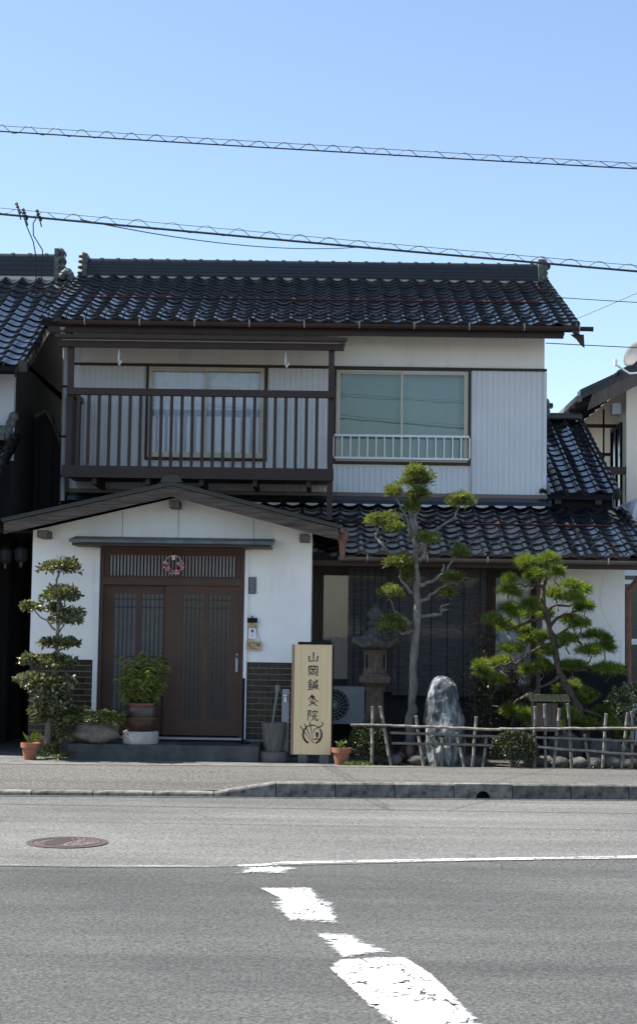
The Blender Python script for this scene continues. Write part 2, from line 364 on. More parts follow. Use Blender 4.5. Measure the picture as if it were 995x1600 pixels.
PINE_TRUNK = [(2.61,18.65,2.32),(2.58,18.65,2.14),(2.66,18.65,1.82),(2.74,18.65,1.57),(2.8,18.65,1.23),(2.89,18.65,1.02),(3.02,18.65,0.81),(3.09,18.65,0.6),(3.12,18.65,0.34)]
PINE_BRANCHES = [[(2.61,18.65,2.29),(2.5,18.65,2.26),(2.35,18.65,2.25),(2.23,18.65,2.27)],[(2.61,18.65,1.99),(2.46,18.65,1.99),(2.31,18.65,2.01),(2.21,18.65,1.96)],[(2.63,18.65,1.95),(2.76,18.65,2.04),(2.93,18.65,2.02),(3.08,18.65,2.11)],[(2.68,18.65,1.78),(2.81,18.65,1.91),(2.98,18.65,1.95),(3.1,18.65,2.0)],[(2.74,18.65,1.57),(2.59,18.65,1.54),(2.42,18.65,1.43),(2.27,18.65,1.33),(2.1,18.65,1.3),(1.89,18.65,1.21)],[(2.81,18.65,1.19),(2.68,18.65,1.1),(2.55,18.65,1.01),(2.45,18.65,0.97)],[(2.76,18.65,1.52),(2.98,18.65,1.66),(3.1,18.65,1.51),(3.23,18.65,1.57)],[(2.81,18.65,1.27),(3.06,18.65,1.27),(3.36,18.65,1.27)],[(2.94,18.65,0.97),(3.11,18.65,0.94)],[(3.02,18.65,0.81),(3.28,18.65,0.73),(3.43,18.65,0.6),(3.56,18.65,0.5)],[(2.61,18.65,2.29),(2.65,18.65,2.42),(2.57,18.65,2.53)],[(2.45,18.65,0.97),(2.28,18.65,0.86),(2.23,18.65,0.75)],[(2.63,18.65,1.89),(2.42,18.65,1.82),(2.16,18.65,1.73),(2.0,18.65,1.81)],[(3.02,18.65,0.76),(2.89,18.65,0.7),(2.87,18.65,0.59)],[(2.72,18.65,1.63),(2.89,18.65,1.74),(2.98,18.65,1.83)]]
TALL_PADS = [(1.05,18.49,3.56,0.168,0.09),(1.03,18.63,3.49,0.226,0.113),(0.78,18.55,3.34,0.135,0.09),(1.1,18.61,3.3,0.169,0.102),(0.99,18.59,3.19,0.09,0.09),(1.56,18.56,3.26,0.192,0.09),(0.65,18.72,3.01,0.227,0.091),(0.78,18.53,2.92,0.112,0.067),(0.88,18.58,2.52,0.192,0.086),(1.21,18.53,2.78,0.135,0.079),(1.56,18.63,2.63,0.136,0.091),(1.51,18.55,2.33,0.146,0.079),(1.43,18.57,2.14,0.09,0.068),(0.75,18.66,2.13,0.136,0.086),(0.79,18.56,1.76,0.214,0.113),(0.96,18.61,2.35,0.079,0.09)]
TALL_TRUNK = [(1.0,18.6,0.17),(1.01,18.6,0.59),(1.03,18.6,0.82),(1.05,18.6,1.43),(1.06,18.6,1.9),(1.07,18.6,2.32),(1.03,18.6,2.67),(0.99,18.6,2.98),(0.95,18.6,3.21)]
TALL_BRANCHES = [[(1.08,18.6,2.55),(1.15,18.6,2.6),(1.17,18.6,2.76),(1.28,18.6,2.9),(1.51,18.6,3.09),(1.56,18.6,3.22)],[(1.04,18.6,2.58),(0.77,18.6,2.62),(0.63,18.6,2.73),(0.57,18.6,2.84),(0.6,18.6,2.95)],[(1.09,18.6,2.25),(1.24,18.6,2.29),(1.4,18.6,2.4),(1.49,18.6,2.54),(1.55,18.6,2.61)],[(1.38,18.6,2.4),(1.39,18.6,2.51)],[(1.08,18.6,2.05),(1.22,18.6,2.09),(1.22,18.6,2.13),(1.38,18.6,2.23),(1.49,18.6,2.29)],[(1.38,18.6,2.23),(1.47,18.6,2.22),(1.44,18.6,2.14)],[(1.11,18.6,1.87),(1.36,18.6,1.9),(1.35,18.6,1.99),(1.45,18.6,2.03)],[(1.35,18.6,1.95),(1.44,18.6,1.96)],[(1.02,18.6,2.15),(0.93,18.6,2.23),(0.86,18.6,2.35),(0.88,18.6,2.46)],[(1.02,18.6,1.79),(0.89,18.6,1.85),(0.8,18.6,1.94),(0.74,18.6,2.08)],[(1.03,18.6,1.7),(0.89,18.6,1.65),(0.79,18.6,1.73)],[(1.04,18.6,2.69),(1.06,18.6,2.92),(1.02,18.6,3.12),(1.07,18.6,3.39)],[(1.06,18.6,2.64),(1.15,18.6,2.74),(1.22,18.6,2.78)],[(0.99,18.6,2.82),(0.92,18.6,3.1),(0.8,18.6,3.3)],[(1.01,18.6,3.01),(1.1,18.6,3.23)]]
CAM_PADS = [(-3.21,18.31,2.37,0.196,0.104),(-3.13,18.19,2.04,0.217,0.103),(-3.47,18.18,1.9,0.114,0.069),(-3.09,18.21,1.77,0.183,0.103),(-3.24,18.29,1.88,0.069,0.057),(-3.06,18.27,1.49,0.103,0.069),(-3.23,18.21,1.47,0.126,0.069),(-3.44,18.22,1.25,0.149,0.092),(-3.16,18.2,1.26,0.206,0.091),(-3.23,18.24,0.98,0.321,0.115),(-3.25,18.18,0.75,0.205,0.114),(-3.32,18.28,0.63,0.161,0.115),(-3.14,18.31,0.7,0.138,0.138),(-3.29,18.32,0.29,0.127,0.081),(-3.11,18.29,0.47,0.115,0.161)]
CAM_TRUNK = [(-3.27,18.25,0.16),(-3.27,18.25,0.47),(-3.25,18.25,0.84),(-3.21,18.25,1.15),(-3.19,18.25,1.38),(-3.19,18.25,1.61),(-3.17,18.25,1.82),(-3.19,18.25,2.02),(-3.22,18.25,2.2),(-3.19,18.25,2.32)]
CAM_BR = [[(-3.21,18.25,1.64),(-3.32,18.25,1.75),(-3.42,18.25,1.82),(-3.48,18.25,1.88)],[(-3.19,18.25,1.58),(-3.11,18.25,1.7),(-3.1,18.25,1.77)],[(-3.19,18.25,1.38),(-3.1,18.25,1.43),(-3.05,18.25,1.48)],[(-3.21,18.25,1.36),(-3.42,18.25,1.29)],[(-3.22,18.25,1.11),(-3.08,18.25,1.23)],[(-3.17,18.25,1.88),(-3.1,18.25,1.93),(-3.12,18.25,2.02)]]
FENCE_POSTS = [[(0.53,17.95,0.81),(0.53,17.95,0.36)],[(0.62,17.95,0.81),(0.75,17.95,0.18)],[(1.03,17.95,0.71),(1.13,17.95,0.18)],[(1.22,17.95,0.48),(1.28,17.95,0.16)],[(1.51,17.95,0.52),(1.6,17.95,0.17)],[(1.34,17.95,0.49),(1.34,17.95,0.21)],[(1.73,17.95,0.71),(1.69,17.95,0.26)],[(1.85,17.95,0.49),(1.81,17.95,0.17)],[(2.41,17.95,0.84),(2.41,17.95,0.16)],[(2.52,17.95,0.87),(2.54,17.95,0.2)],[(2.69,17.95,0.82),(2.62,17.95,0.17)],[(2.79,17.95,0.88),(2.84,17.95,0.17)],[(2.98,17.95,0.52),(3.05,17.95,0.17)],[(3.23,17.95,0.77),(3.19,17.95,0.17)],[(3.48,17.95,0.78),(3.41,17.95,0.18)],[(3.53,17.95,0.8),(3.53,17.95,0.22)],[(3.71,17.95,0.8),(3.72,17.95,0.22)]]
FENCE_RAILS = [[(0.28,17.92,0.6),(0.76,17.92,0.6),(2.01,17.92,0.57)],[(0.74,17.92,0.52),(2.01,17.92,0.49)],[(0.76,17.92,0.4),(1.92,17.92,0.39)],[(2.0,17.92,0.58),(3.92,17.92,0.62)],[(2.41,17.92,0.49),(3.92,17.92,0.46)],[(2.44,17.92,0.38),(3.92,17.92,0.29)]]

# ================================================================== the setting
def yk(x): return 15.66 + .08*x                       # front face of the kerb
def kh(x): return .05 if x < -1.1 else (.15 if x > -.5 else .05 + (x+1.1)/.6*.10)
sheet('ground', [(-400,-300),(400,-300),(400,600),(-400,600)], 'ground', -.06)
sheet('road', [(-90,-9),(90,-9),(90,22),(-90,9)], 'road', 0)
sheet('road_shoulder', [(-90,9.2),(-12,10.75),(-1.4,10.98),(-.6,11.12),(2.4,11.88),(6,12.55),(20,14.2),(60,17),(60,yk(60)+.1),(-90,9.0+.1)] if False else
      [(-40,10.55),(-12,10.85),(-1.4,10.98),(-.6,11.12),(2.4,11.88),(6,12.55),(20,14.2),(40,16.5),(40,yk(40)+.1),(-40,yk(-40)+.1)], 'shoulder', .004)
# footway with a dropped crossing on the left
mb = MB(); xs = [-30+i*.5 for i in range(121)]; nr = 5
for x in xs:
    for r in range(nr):
        t = r/(nr-1); y = yk(x)+.15+t*1.85
        z0 = kh(x)-.004; mb.v.append((x, y, z0 + (.142-z0)*min(1, t*1.3)))
for i in range(len(xs)-1):
    for r in range(nr-1):
        a = i*nr+r; mb.f.append((a, a+nr, a+nr+1, a+1))
o = mb.build('footway', 'walk', smooth=True)
if o.data.polygons[0].normal.z < 0: o.data.flip_normals()
struct(o)
sheet('yard_concrete', [(-30,yk(-30)+1.98),(.15,yk(.15)+1.98),(.15,30),(-30,30)], 'concrete', .138)
sheet('garden_soil', [(.15,yk(.15)+1.98),(30,yk(30)+1.98),(30,30),(.15,30)], 'soil', .136)
mb = MB()                                             # narrow pale concrete edging behind the footway
xs = [-12+i*.4 for i in range(61)]
for x in xs:
    w1 = .10 + .05*math.sin(x*3.1) + .03*math.sin(x*7.7); mb.v += [(x, yk(x)+1.96, .146), (x, yk(x)+1.99+w1*(1.0 if x < 1 else .35), .146)]
for i in range(len(xs)-1): mb.f.append((2*i, 2*i+2, 2*i+3, 2*i+1))
struct(mb.build('footway_edging', 'walkedge'))
# kerb: a bed with single kerb stones on it
mb = MB(); mb.add([(-30,yk(-30)-.07,.009),(30,yk(30)-.07,.009),(30,yk(30)+.12,.009),(-30,yk(-30)+.12,.009)], [(0,1,2,3)])
kerb = struct(mb.build('kerb', 'walk'))
ka = math.atan(.08)
def kstone(L, h0, h1, notch=False):
    m = MB(); g = .004; c = .014
    if notch:
        arc = [(L/2+.075*math.cos(a), .0+.075*math.sin(a)) for a in [math.pi*k/8 for k in range(8,-1,-1)]]
        m.prism([(g,0)]+arc+[(L-g,0),(L-g,h1),(g,h0)], 0, .15)
        m2 = MB(); m2.box(L/2-.08, L/2+.08, .10, .14, 0, .09)
        return m, m2
    m.add([(g,0,0),(L-g,0,0),(L-g,.15,0),(g,.15,0),(g,c*.3,h0-c),(L-g,c*.3,h1-c),(L-g,c,h1),(g,c,h0),(L-g,.15,h1),(g,.15,h0)],
          [(0,1,5,4),(4,5,6,7),(7,6,8,9),(0,4,7,9,3),(1,2,8,6,5),(2,3,9,8),(0,3,2,1)])
    return m, None
def place_k(x, me): inst('kerb_stone', me, Matrix.Translation((x, yk(x), .009)) @ Matrix.Rotation(ka, 4, 'Z'), kerb)
me_hi = mesh_of(kstone(.6, .145, .145)[0], 'kerb'); me_lo = mesh_of(kstone(.6, .042, .042)[0], 'kerb')
me_rp = mesh_of(kstone(.62, .042, .145)[0], 'kerb')
nm, nb = kstone(.6, .145, .145, True); me_no = mesh_of(nm, 'kerb')
x = -1.12
place_k(x, me_rp); x += .62; k = 0
while x < 12:
    place_k(x, me_no if k == 3 else me_hi)
    if k == 3: inst('drain_mouth', mesh_of(nb, 'black'), Matrix.Translation((x, yk(x), .009)) @ Matrix.Rotation(ka, 4, 'Z'), kerb)
    x += .6; k += 1
x = -1.12-.6
while x > -14: place_k(x, me_lo); x -= .6
# road paint
def inner_attr(o, vals):
    a = o.data.attributes.new('inner', 'FLOAT', 'POINT'); a.data.foreach_set('value', vals)
def band(name, pts, m, z=.009, ins=.15):
    P = [Vector((x,y,0)) for x,y in pts]; D = []
    for i in range(len(P)):
        for k in range(4): D.append(P[i].lerp(P[(i+1)%len(P)],k/4))
    c = sum(D,Vector())/len(D); n = len(D)
    I = [p+(c-p)*min(.75, ins/max(.05,(c-p).length)) for p in D]
    mb = MB(); mb.v = [(p.x,p.y,z) for p in D]+[(p.x,p.y,z) for p in I]+[(c.x,c.y,z)]
    mb.f = [(i,(i+1)%n,n+(i+1)%n,n+i) for i in range(n)]+[(n+i,n+(i+1)%n,2*n) for i in range(n)]
    o = mb.build(name, m); 
    if o.data.polygons[0].normal.z < 0: o.data.flip_normals()
    inner_attr(o, [0.0]*n+[1.0]*(n+1)); return struct(o)
mb = MB(); L = [(-.62,11.06,11.16),(-.45,11.10,11.24),(-.3,11.22,11.35),(0,11.30,11.43),(.6,11.43,11.57),(1.2,11.56,11.70),(2.4,11.80,11.95),(4,12.1,12.26),(7,12.6,12.77),(12,13.25,13.42),(20,14.2,14.38)]
for x, a, b in L: mb.v += [(x,a-.012,.009),(x,a+.02,.009),(x,b-.02,.009),(x,b+.012,.009)]
for i in range(len(L)-1):
    for j in range(3): mb.f.append((4*i+j,4*i+4+j,4*i+5+j,4*i+1+j))
o = struct(mb.build('edge_line', 'paint', recalc=False)); inner_attr(o, [.0,.75,.75,.0]*len(L))
band('worn_edge_line', [(-2.4,10.965),(-.64,11.05),(-.64,11.11),(-2.4,11.01)], 'paint_worn', ins=.02)
band('worn_marking', [(-.64,10.76),(-.24,10.78),(-.12,11.10),(-.36,11.20),(-.62,11.06)], 'paint')
band('worn_marking', [(-.46,10.28),(-.08,10.30),(.10,9.62),(.10,9.0),(-.20,9.02),(-.36,9.6),(-.32,9.9)], 'paint')
band('worn_marking', [(-.08,8.80),(.17,8.76),(.40,8.22),(.10,8.02),(.0,8.35)], 'paint')
band('stop_line', [(.02,7.88),(.08,8.10),(.42,8.16),(.53,7.8),(.70,6.84),(1.3,4.2),(.86,4.2),(.27,6.80)], 'paint', ins=.06)
# manhole
mc = thing('manhole_cover', 'round brown cast iron manhole cover set in the road', 'manhole cover', (-2.01,12.16,.004))
MB().lathe([(.315,0),(.315,.008),(.27,.008),(.27,.001)], (0,0,0), 40, cap=False).build('frame', 'iron', mc, local=True)
MB().lathe([(.265,.0),(.265,.0055),(.26,.0065)], (0,0,0), 40).build('cover', 'iron', mc, local=True)
mb = MB(); random.seed(5)
for k in range(70):
    a = U(0,6.28); r = .23*math.sqrt(random.random()); x, y = r*math.cos(a), r*math.sin(a)
    if x > .0 or x < -.16: mb.lathe([(U(.008,.02),.006),(.006,.0115)], (x,y,0), 6)
for k in range(8):
    x = -.15+k*.02; h = math.sqrt(.23**2-x*x)*.9
    mb.box(x-.004, x+.004, -h, h, .006, .011, Matrix.Rotation(-.3,4,'Z'))
mb.lathe([(.245,.006),(.245,.0105),(.235,.0105),(.235,.006)], (0,0,0), 40, cap=False)
mb.build('relief', 'irontop', mc, local=True)

# ================================================================== roof tiles
TW, TE = .262, .243                                     # working width and exposed length
def wave(u):
    u %= 1.0
    if u < .34: return .024*math.sin(math.pi*u/.34)**1.2
    return -.021*math.sin(math.pi*(u-.34)/.66)
def tile_mb(rin=.30, edge=None, thick=.019, front=.028, n=10):
    m = MB(); top = []; fr = []
    us = [i/n for i in range(n+1)]
    for i, u in enumerate(us):
        x = u*TW*1.0; h = wave(u)
        top += [(x, 0, h+front), (x, rin, h+.008)]
    m.add(top, [(2*i,2*i+2,2*i+3,2*i+1) for i in range(n)])
    fv = []
    for i, u in enumerate(us):
        x = u*TW; h = wave(u); fv += [(x, 0, h+front), (x, .004, h+front-thick)]
    m.add(fv, [(2*i,2*i+1,2*i+3,2*i+2) for i in range(n)])
    if edge == 'R':
        k = 7; vs = []
        for (y, dz, r) in ((0,front,.058),(rin,.006,.050)):
            for i in range(k+1): g = math.pi*(1-i/k); vs.append((TW+.035+r*math.cos(g), y, dz-.006+r*.95*math.sin(g)))
            vs.append((TW+.035+r, y, dz-.12))
        q = k+2; m.add(vs, [(i,i+1,i+1+q,i+q) for i in range(k+1)]); m.add(vs[:q]+[(TW-.02,0,front-.12)], [tuple(range(q,-1,-1))])
    if edge == 'L':
        h = wave(0)+front
        m.add([(0,0,h),(-.02,0,h-.005),(-.03,0,h-.03),(-.03,0,h-.12),(0,rin,h-.028),(-.02,rin,h-.033),(-.03,rin,h-.058),(-.03,rin,h-.148)],
              [(0,4,5,1),(1,5,6,2),(2,6,7,3),(0,1,2,3)])
    return m
def eave_lip(m):                                        # the curled front of the lowest course
    n = 10; fv = []
    for i in range(n+1):
        u = i/n; h = wave(u)+.028; fv += [(u*TW, -.001, h-.018), (u*TW, .002, h-.052)]
    m.add(fv, [(2*i,2*i+1,2*i+3,2*i+2) for i in range(n)]); return m
TILE = mesh_of(tile_mb(), 'tile', True, 45)
TILE_E = mesh_of(eave_lip(tile_mb()), 'tile', True, 45)
TILE_R = mesh_of(tile_mb(edge='R'), 'tile', True, 45)
TILE_L = mesh_of(tile_mb(edge='L'), 'tile', True, 45)
def ring_mb():
    pts = [(TW*.67+.088*math.cos(a), .03+.02*math.sin(a), .022+.052*math.sin(a)) for a in [math.pi*k/10 for k in range(-1,12)]]
    return MB().tube(pts, .009, 6)
RING = mesh_of(ring_mb(), 'black', True)
def roof_field(roof, x0, ncol, ye, ze, pitch, rows, parts, ring_row=None, bundle_name='roof_tiles', right=True, left=False):
    """parts(c, r) -> True: a tile of its own; the rest go into one joined part"""
    base = Matrix.Rotation(pitch, 4, 'X'); rest = MB(); jt = random.Random(3)
    for r in range(rows):
        for c in range(ncol):
            loc = Vector((x0+c*TW+jt.uniform(-.003,.003), ye, ze)) + base @ Vector((0, r*TE, jt.uniform(-.003,.003)))
            X = Matrix.Translation(loc) @ base @ Matrix.Rotation(jt.uniform(-.008,.008), 4, 'Z') @ Matrix.Rotation(jt.uniform(-.012,.012), 4, 'Y')
            me = TILE_R if (right and c == ncol-1) else TILE_L if (left and c == 0) else TILE_E if r == 0 else TILE
            if parts(c, r): inst('roof_tile', me, X, roof)
            else: rest.add([v.co for v in me.vertices], [tuple(p.vertices) for p in me.polygons], X)
            if ring_row is not None and r == ring_row and not (right and c == ncol-1): inst('snow_guard_loop', RING, X, roof)
    if rest.v: stuff(rest.build(bundle_name, 'tile', roof, smooth=True, angle=45, recalc=False))
def ridge(roof, x0, x1, y, z, h=.27, w=.15, layers=3, endL=True, endR=True, mort=.07, cap=True):
    MB().box(x0, x1, y-w*.75, y+w*.75, z-.05, z+mort).build('ridge_mortar', 'mortar', roof)
    lh = (h-mort-.07)/layers
    for k in range(layers):
        m = MB(); ww = w*(1.0 - .12*k); zz = z+mort+k*lh
        m.prismx([(y-ww,zz+.006),(y+ww,zz+.006),(y+ww*.96,zz+lh-.004),(y,zz+lh+.01),(y-ww*.96,zz+lh-.004)], x0, x1)
        m.box(x0, x1, y-ww*.9, y+ww*.9, zz-.006, zz+.006)
        m.build('ridge_course', 'tilematt', roof)
    if cap:
        zz = z+h-.075; x = x0; cm = MB()
        cm.prismx([(y+.075*math.cos(a), zz+.07*math.sin(a)) for a in [math.pi*i/8 for i in range(9)]], 0, .262)
        cm.prismx([(y+.088*math.cos(a), zz+.084*math.sin(a)) for a in [math.pi*i/8 for i in range(9)]], .235, .285)
        me = mesh_of(cm, 'tilematt', True, 40)
        while x+.27 < x1+.2: inst('ridge_cap', me, Matrix.Translation((x,0,0)), roof); x += .262
    for on, xe, s in ((endL, x0, -1), (endR, x1, 1)):
        if not on: continue
        m = MB()
        for k, (zz, rr) in enumerate(((h*.15,.085),(h*.45,.08),(h*.75,.075),(h*1.02,.07))):
            for yy in (-.10, 0, .10):
                m.lathe([(.01,-rr),(rr*.7,-rr*.7),(rr,0),(rr*.7,rr*.7),(.01,rr)], (xe+s*.03, y+yy, z+zz), 8)
        m.box(xe-.05 if s>0 else xe-.02, xe+.02 if s>0 else xe+.05, y-.17, y+.17, z-.02, z+h*1.12)
        m.build('ridge_end_tile', 'lichen', roof, smooth=True, angle=40)

# ================================================================== main house
house = thing('house', 'two storey white house with glazed black tile roofs, brown balcony and gabled entrance', 'house', (0,21,.14))
H = lambda mb, name, m, **k: mb.build(name, m, house, **k)

# ---- upper roof
PU = math.atan(.425); YE, ZE = 20.85, 5.905
XL, NU, RU = -4.03, 28, 14
ru = H(MB().prismx([(YE+.03,ZE-.09),(YE+.03,ZE-.01),(24.0,7.215),(27.3,5.86),(27.3,5.76),(24.0,7.10)], XL+.03, XL+NU*TW-.02), 'roof', 'black')
roof_field(ru, XL, NU, YE, ZE, PU, RU, lambda c, r: r < 3, ring_row=1, left=False)
ridge(ru, -3.93, 3.28, 24.02, 7.222, .305, mort=.008, layers=4)
# right gable edge: round edge tiles up the verge
xv = XL+NU*TW
MB().prismx([(YE+.1,ZE-.12),(24.0,7.12),(24.0,7.25),(YE+.1,ZE+.0)], xv-.14, xv-.11).build('bargeboard', 'brown', ru)
def slope_bar(parent, x0, x1, t, ye, ze, pit, hh=.006):
    b = Matrix.Translation((0,ye,ze)) @ Matrix.Rotation(pit,4,'X')
    m = MB().box(x0, x1, t, t+.05, .072, .080, b); m.box(x0, x1, t, t+.008, .072, .072+hh+.02, b)
    x = x0+.3
    while x < x1: m.box(x-.02, x+.02, t-.02, t+.2, .055, .074, b); x += .92
    m.build('snow_guard_bar', 'rail_red', parent)
slope_bar(ru, -3.62, 3.1, 1.16, YE, ZE, PU)
# eaves: soffit, rafters, gutter
H(MB().prismx([(YE+.1,ZE-.135),(YE+.1,ZE-.10),(21.5,ZE+.165),(21.5,ZE+.13)], XL+.1, xv-.12), 'soffit', 'brown')
raf = MB().box(-.03, .03, 0, .7, -.045, 0)
rme = mesh_of(raf, 'brown')
x = -3.9
while x < 3.5: inst('rafter', rme, Matrix.Translation((x,YE+.08,ZE-.105)) @ Matrix.Rotation(PU,4,'X'), house); x += .455
H(MB().box(XL+.12, xv-.13, YE+.05, YE+.08, ZE-.17, ZE-.05), 'fascia_board', 'brown')
def gutter(x0, x1, y, z, r=.055, parent=house, m='gutter'):
    a = [math.pi+math.pi*i/8 for i in range(9)]
    poly = [(y+r*math.cos(t), z+r*math.sin(t)) for t in a] + [(y+(r-.006)*math.cos(t), z+(r-.006)*math.sin(t)) for t in reversed(a)]
    g = MB().prismx(poly, x0, x1).box(x0-.004, x0, y-r, y+r, z-r, z).box(x1, x1+.004, y-r, y+r, z-r, z)
    g = g.build('gutter', m, parent, smooth=True, angle=40)
    bm_ = MB(); bm_.prismx([(y+(r+.004)*math.cos(t), z+(r+.004)*math.sin(t)) for t in a], 0, .014); bm_.box(0,.014,y-r-.004,y-r+.004,z-.02,z+.03)
    me = mesh_of(bm_, 'greymetal'); x = x0+.35
    while x < x1: inst('gutter_bracket', me, Matrix.Translation((x,0,0)), g); x += .75
    return g
gutter(-3.74, 3.55, 20.76, 5.865, m='brown')
H(MB().prism([(3.28,5.80),(3.46,5.80),(3.47,5.62),(3.42,5.66),(3.36,5.74)], 20.93, 20.97), 'eave_end_board', 'brown')

# ---- second storey walls
W2Y = 21.5
w2 = H(MB().prismx([(W2Y,3.35),(W2Y,5.99),(W2Y+.1,6.0),(W2Y+.1,3.35)], -3.66, -2.62)
       .prismx([(W2Y,3.35),(W2Y,5.99),(W2Y+.1,6.0),(W2Y+.1,3.35)], -.9, .03)
       .prismx([(W2Y,3.35),(W2Y,5.99),(W2Y+.1,6.0),(W2Y+.1,3.35)], 1.965, 3.0)
       .box(-2.62, -.9, W2Y, W2Y+.1, 3.35, 4.04).box(-2.62, -.9, W2Y, W2Y+.1, 5.40, 5.99)
       .box(.03, 1.965, W2Y, W2Y+.1, 3.35, 4.02).box(.03, 1.965, W2Y, W2Y+.1, 5.39, 5.99)
       .box(-3.66, -3.56, W2Y+.1, 27, 3.0, 6.0).box(2.9, 3.0, W2Y+.1, 27, 3.0, 6.0)
       .prismx([(21.6,6.0),(24,7.1),(27,5.85),(27,5.7),(21.6,5.7)], -3.66, -3.56).prismx([(21.6,6.0),(24,7.1),(27,5.85),(27,5.7),(21.6,5.7)], 2.9, 3.0)
       .box(-3.66, 3.0, 26.9, 27, .1, 6.0), 'wall', 'plaster_old')
def rib(x0, x1, z0, z1, y=W2Y, pitch=.0775):            # ribbed metal sheet
    m = MB(); pts = []; x = x0
    while x < x1-.001:
        for dx, d in ((0,-.014),(pitch*.62,-.014),(pitch*.72,-.004),(pitch*.9,-.004)):
            if x+dx < x1: pts.append((x+dx, y+d))
        x += pitch
    pts.append((x1, y-.014)); n = len(pts)
    m.add([(a,b,z0) for a,b in pts]+[(a,b,z1) for a,b in pts], [(i,i+1,i+1+n,i+n) for i in range(n-1)])
    m.build('siding_sheet', 'siding', house, recalc=False)
rib(-3.56, -2.64, 3.62, 5.37); rib(-.88, .02, 3.62, 5.37); rib(-2.64, -.88, 3.62, 4.02)
rib(.02, 1.97, 3.62, 4.00); rib(1.975, 3.015, 3.62, 5.37)
H(MB().box(-3.66,-3.56,W2Y-.03,W2Y-.002,3.6,5.95), 'corner_trim', 'whitemetal')
H(MB().box(2.985,3.03,W2Y-.028,W2Y+.01,3.6,5.36), 'corner_trim', 'siding')
H(MB().box(1.962,1.985,W2Y-.03,W2Y-.0145,3.62,4.02), 'joint_strip', 'greymetal')
H(MB().box(-3.66,3.03,W2Y-.035,W2Y-.001,5.372,5.408), 'trim_rail', 'brown')
H(MB().box(-3.66,3.04,W2Y-.05,W2Y-.001,3.565,3.62), 'base_flashing', 'gutter')
# dark flashing roll over the head of the lower roof
H(MB().prismx([(21.49,3.30),(21.49,3.56),(21.40,3.56),(21.29,3.50),(21.27,3.44),(21.35,3.40)], -3.7, 3.08), 'head_flashing', 'tilematt')

def window(x0, x1, z0, z1, y, gm, fm='alu', trim='brown', tw=.035, sash=.04, split=.5, behind=None, name='window', depth=.05):
    w = H(MB().box(x0-tw,x1+tw,y-.045,y+.03,z1,z1+tw).box(x0-tw,x1+tw,y-.055,y+.03,z0-tw,z0).box(x0-tw,x0,y-.045,y+.03,z0,z1).box(x1,x1+tw,y-.045,y+.03,z0,z1), name, trim)
    f = .028
    MB().box(x0,x1,y-.03,y+.02,z1-f,z1).box(x0,x1,y-.035,y+.02,z0,z0+f*1.2).box(x0,x0+f,y-.03,y+.02,z0+f*1.2,z1-f).box(x1-f,x1,y-.03,y+.02,z0+f*1.2,z1-f).build('frame', fm, w)
    xm = x0+(x1-x0)*split; s = sash
    for k, (a, b, yy) in enumerate(((x0+f, xm+s/2, y-.004), (xm-s/2, x1-f, y-.024))):
        za, zb = z0+f*1.2, z1-f; yy2 = yy+.018
        MB().box(a,b,yy,yy2,zb-s*.6,zb).box(a,b,yy,yy2,za,za+s).box(a,a+s*.7,yy,yy2,za+s,zb-s*.6).box(b-s*.7,b,yy,yy2,za+s,zb-s*.6).build('sash', fm, w)
        MB().add([(a+s*.6,yy+.009,za+s*.9),(b-s*.6,yy+.009,za+s*.9),(b-s*.6,yy+.009,zb-s*.5),(a+s*.6,yy+.009,zb-s*.5)], [(0,1,2,3)]).build('pane', gm, w)
    return w
def drape(name, x0, x1, z0, z1, y, m, label, amp=.02, wl=.11, seed=1, wob=.01):
    rr = random.Random(seed); mb = MB(); nx = max(8, int((x1-x0)/.018)); nz = 8
    ph = [rr.uniform(0,6.28) for _ in range(4)]
    for j in range(nz+1):
        z = z0+(z1-z0)*j/nz
        for i in range(nx+1):
            x = x0+(x1-x0)*i/nx
            mb.v.append((x, y+amp*math.sin(6.283*x/wl+ph[0]+.6*math.sin(3*x+ph[1]))+wob*math.sin(4*z+ph[2]+x*3), z))
    for j in range(nz):
        for i in range(nx): a = j*(nx+1)+i; mb.f.append((a,a+1,a+nx+2,a+nx+1))
    o = mb.build(name, m, smooth=True); return tag(o, label, 'curtain' if 'curtain' in name else 'blind')
window(-2.575, -.945, 4.08, 5.365, W2Y, 'glass')
window(.07, 1.925, 4.06, 5.355, W2Y, 'glass_green')
drape('curtain', -2.57, -.95, 4.1, 5.35, W2Y+.075, 'curtain', 'white gathered curtain behind the upstairs window over the balcony', .018, .16, 3, .02)
drape('roller_blind', .09, 1.0, 4.08, 5.34, W2Y+.10, 'greenblind', 'sage green blind in the left half of the right upstairs window', .001, .3, 2, .002)
drape('roller_blind', 1.0, 1.92, 4.08, 5.34, W2Y+.11, 'greyblind', 'grey blue blind in the right half of the right upstairs window', .001, .3, 2, .002)
H(MB().box(-3.56,2.9,21.9,21.95,3.4,5.9), 'dark_room_sheet', 'black')  # near-black sheet painted in for the dark room upstairs
# white window guard
wg = H(MB().box(.03,1.955,W2Y-.13,W2Y-.10,4.40,4.43).box(.03,1.955,W2Y-.13,W2Y-.10,4.085,4.11).box(.03,.05,W2Y-.13,W2Y-.02,4.40,4.43).box(1.935,1.955,W2Y-.13,W2Y-.02,4.40,4.43).box(.03,.05,W2Y-.13,W2Y-.02,4.085,4.11).box(1.935,1.955,W2Y-.13,W2Y-.02,4.085,4.11), 'window_guard', 'whitemetal')
bme = mesh_of(MB().box(-.009,.009,-.009,.009,0,.30), 'whitemetal')
for i in range(17): inst('bar', bme, Matrix.Translation((.04+i*.1188,W2Y-.115,4.105)), wg)
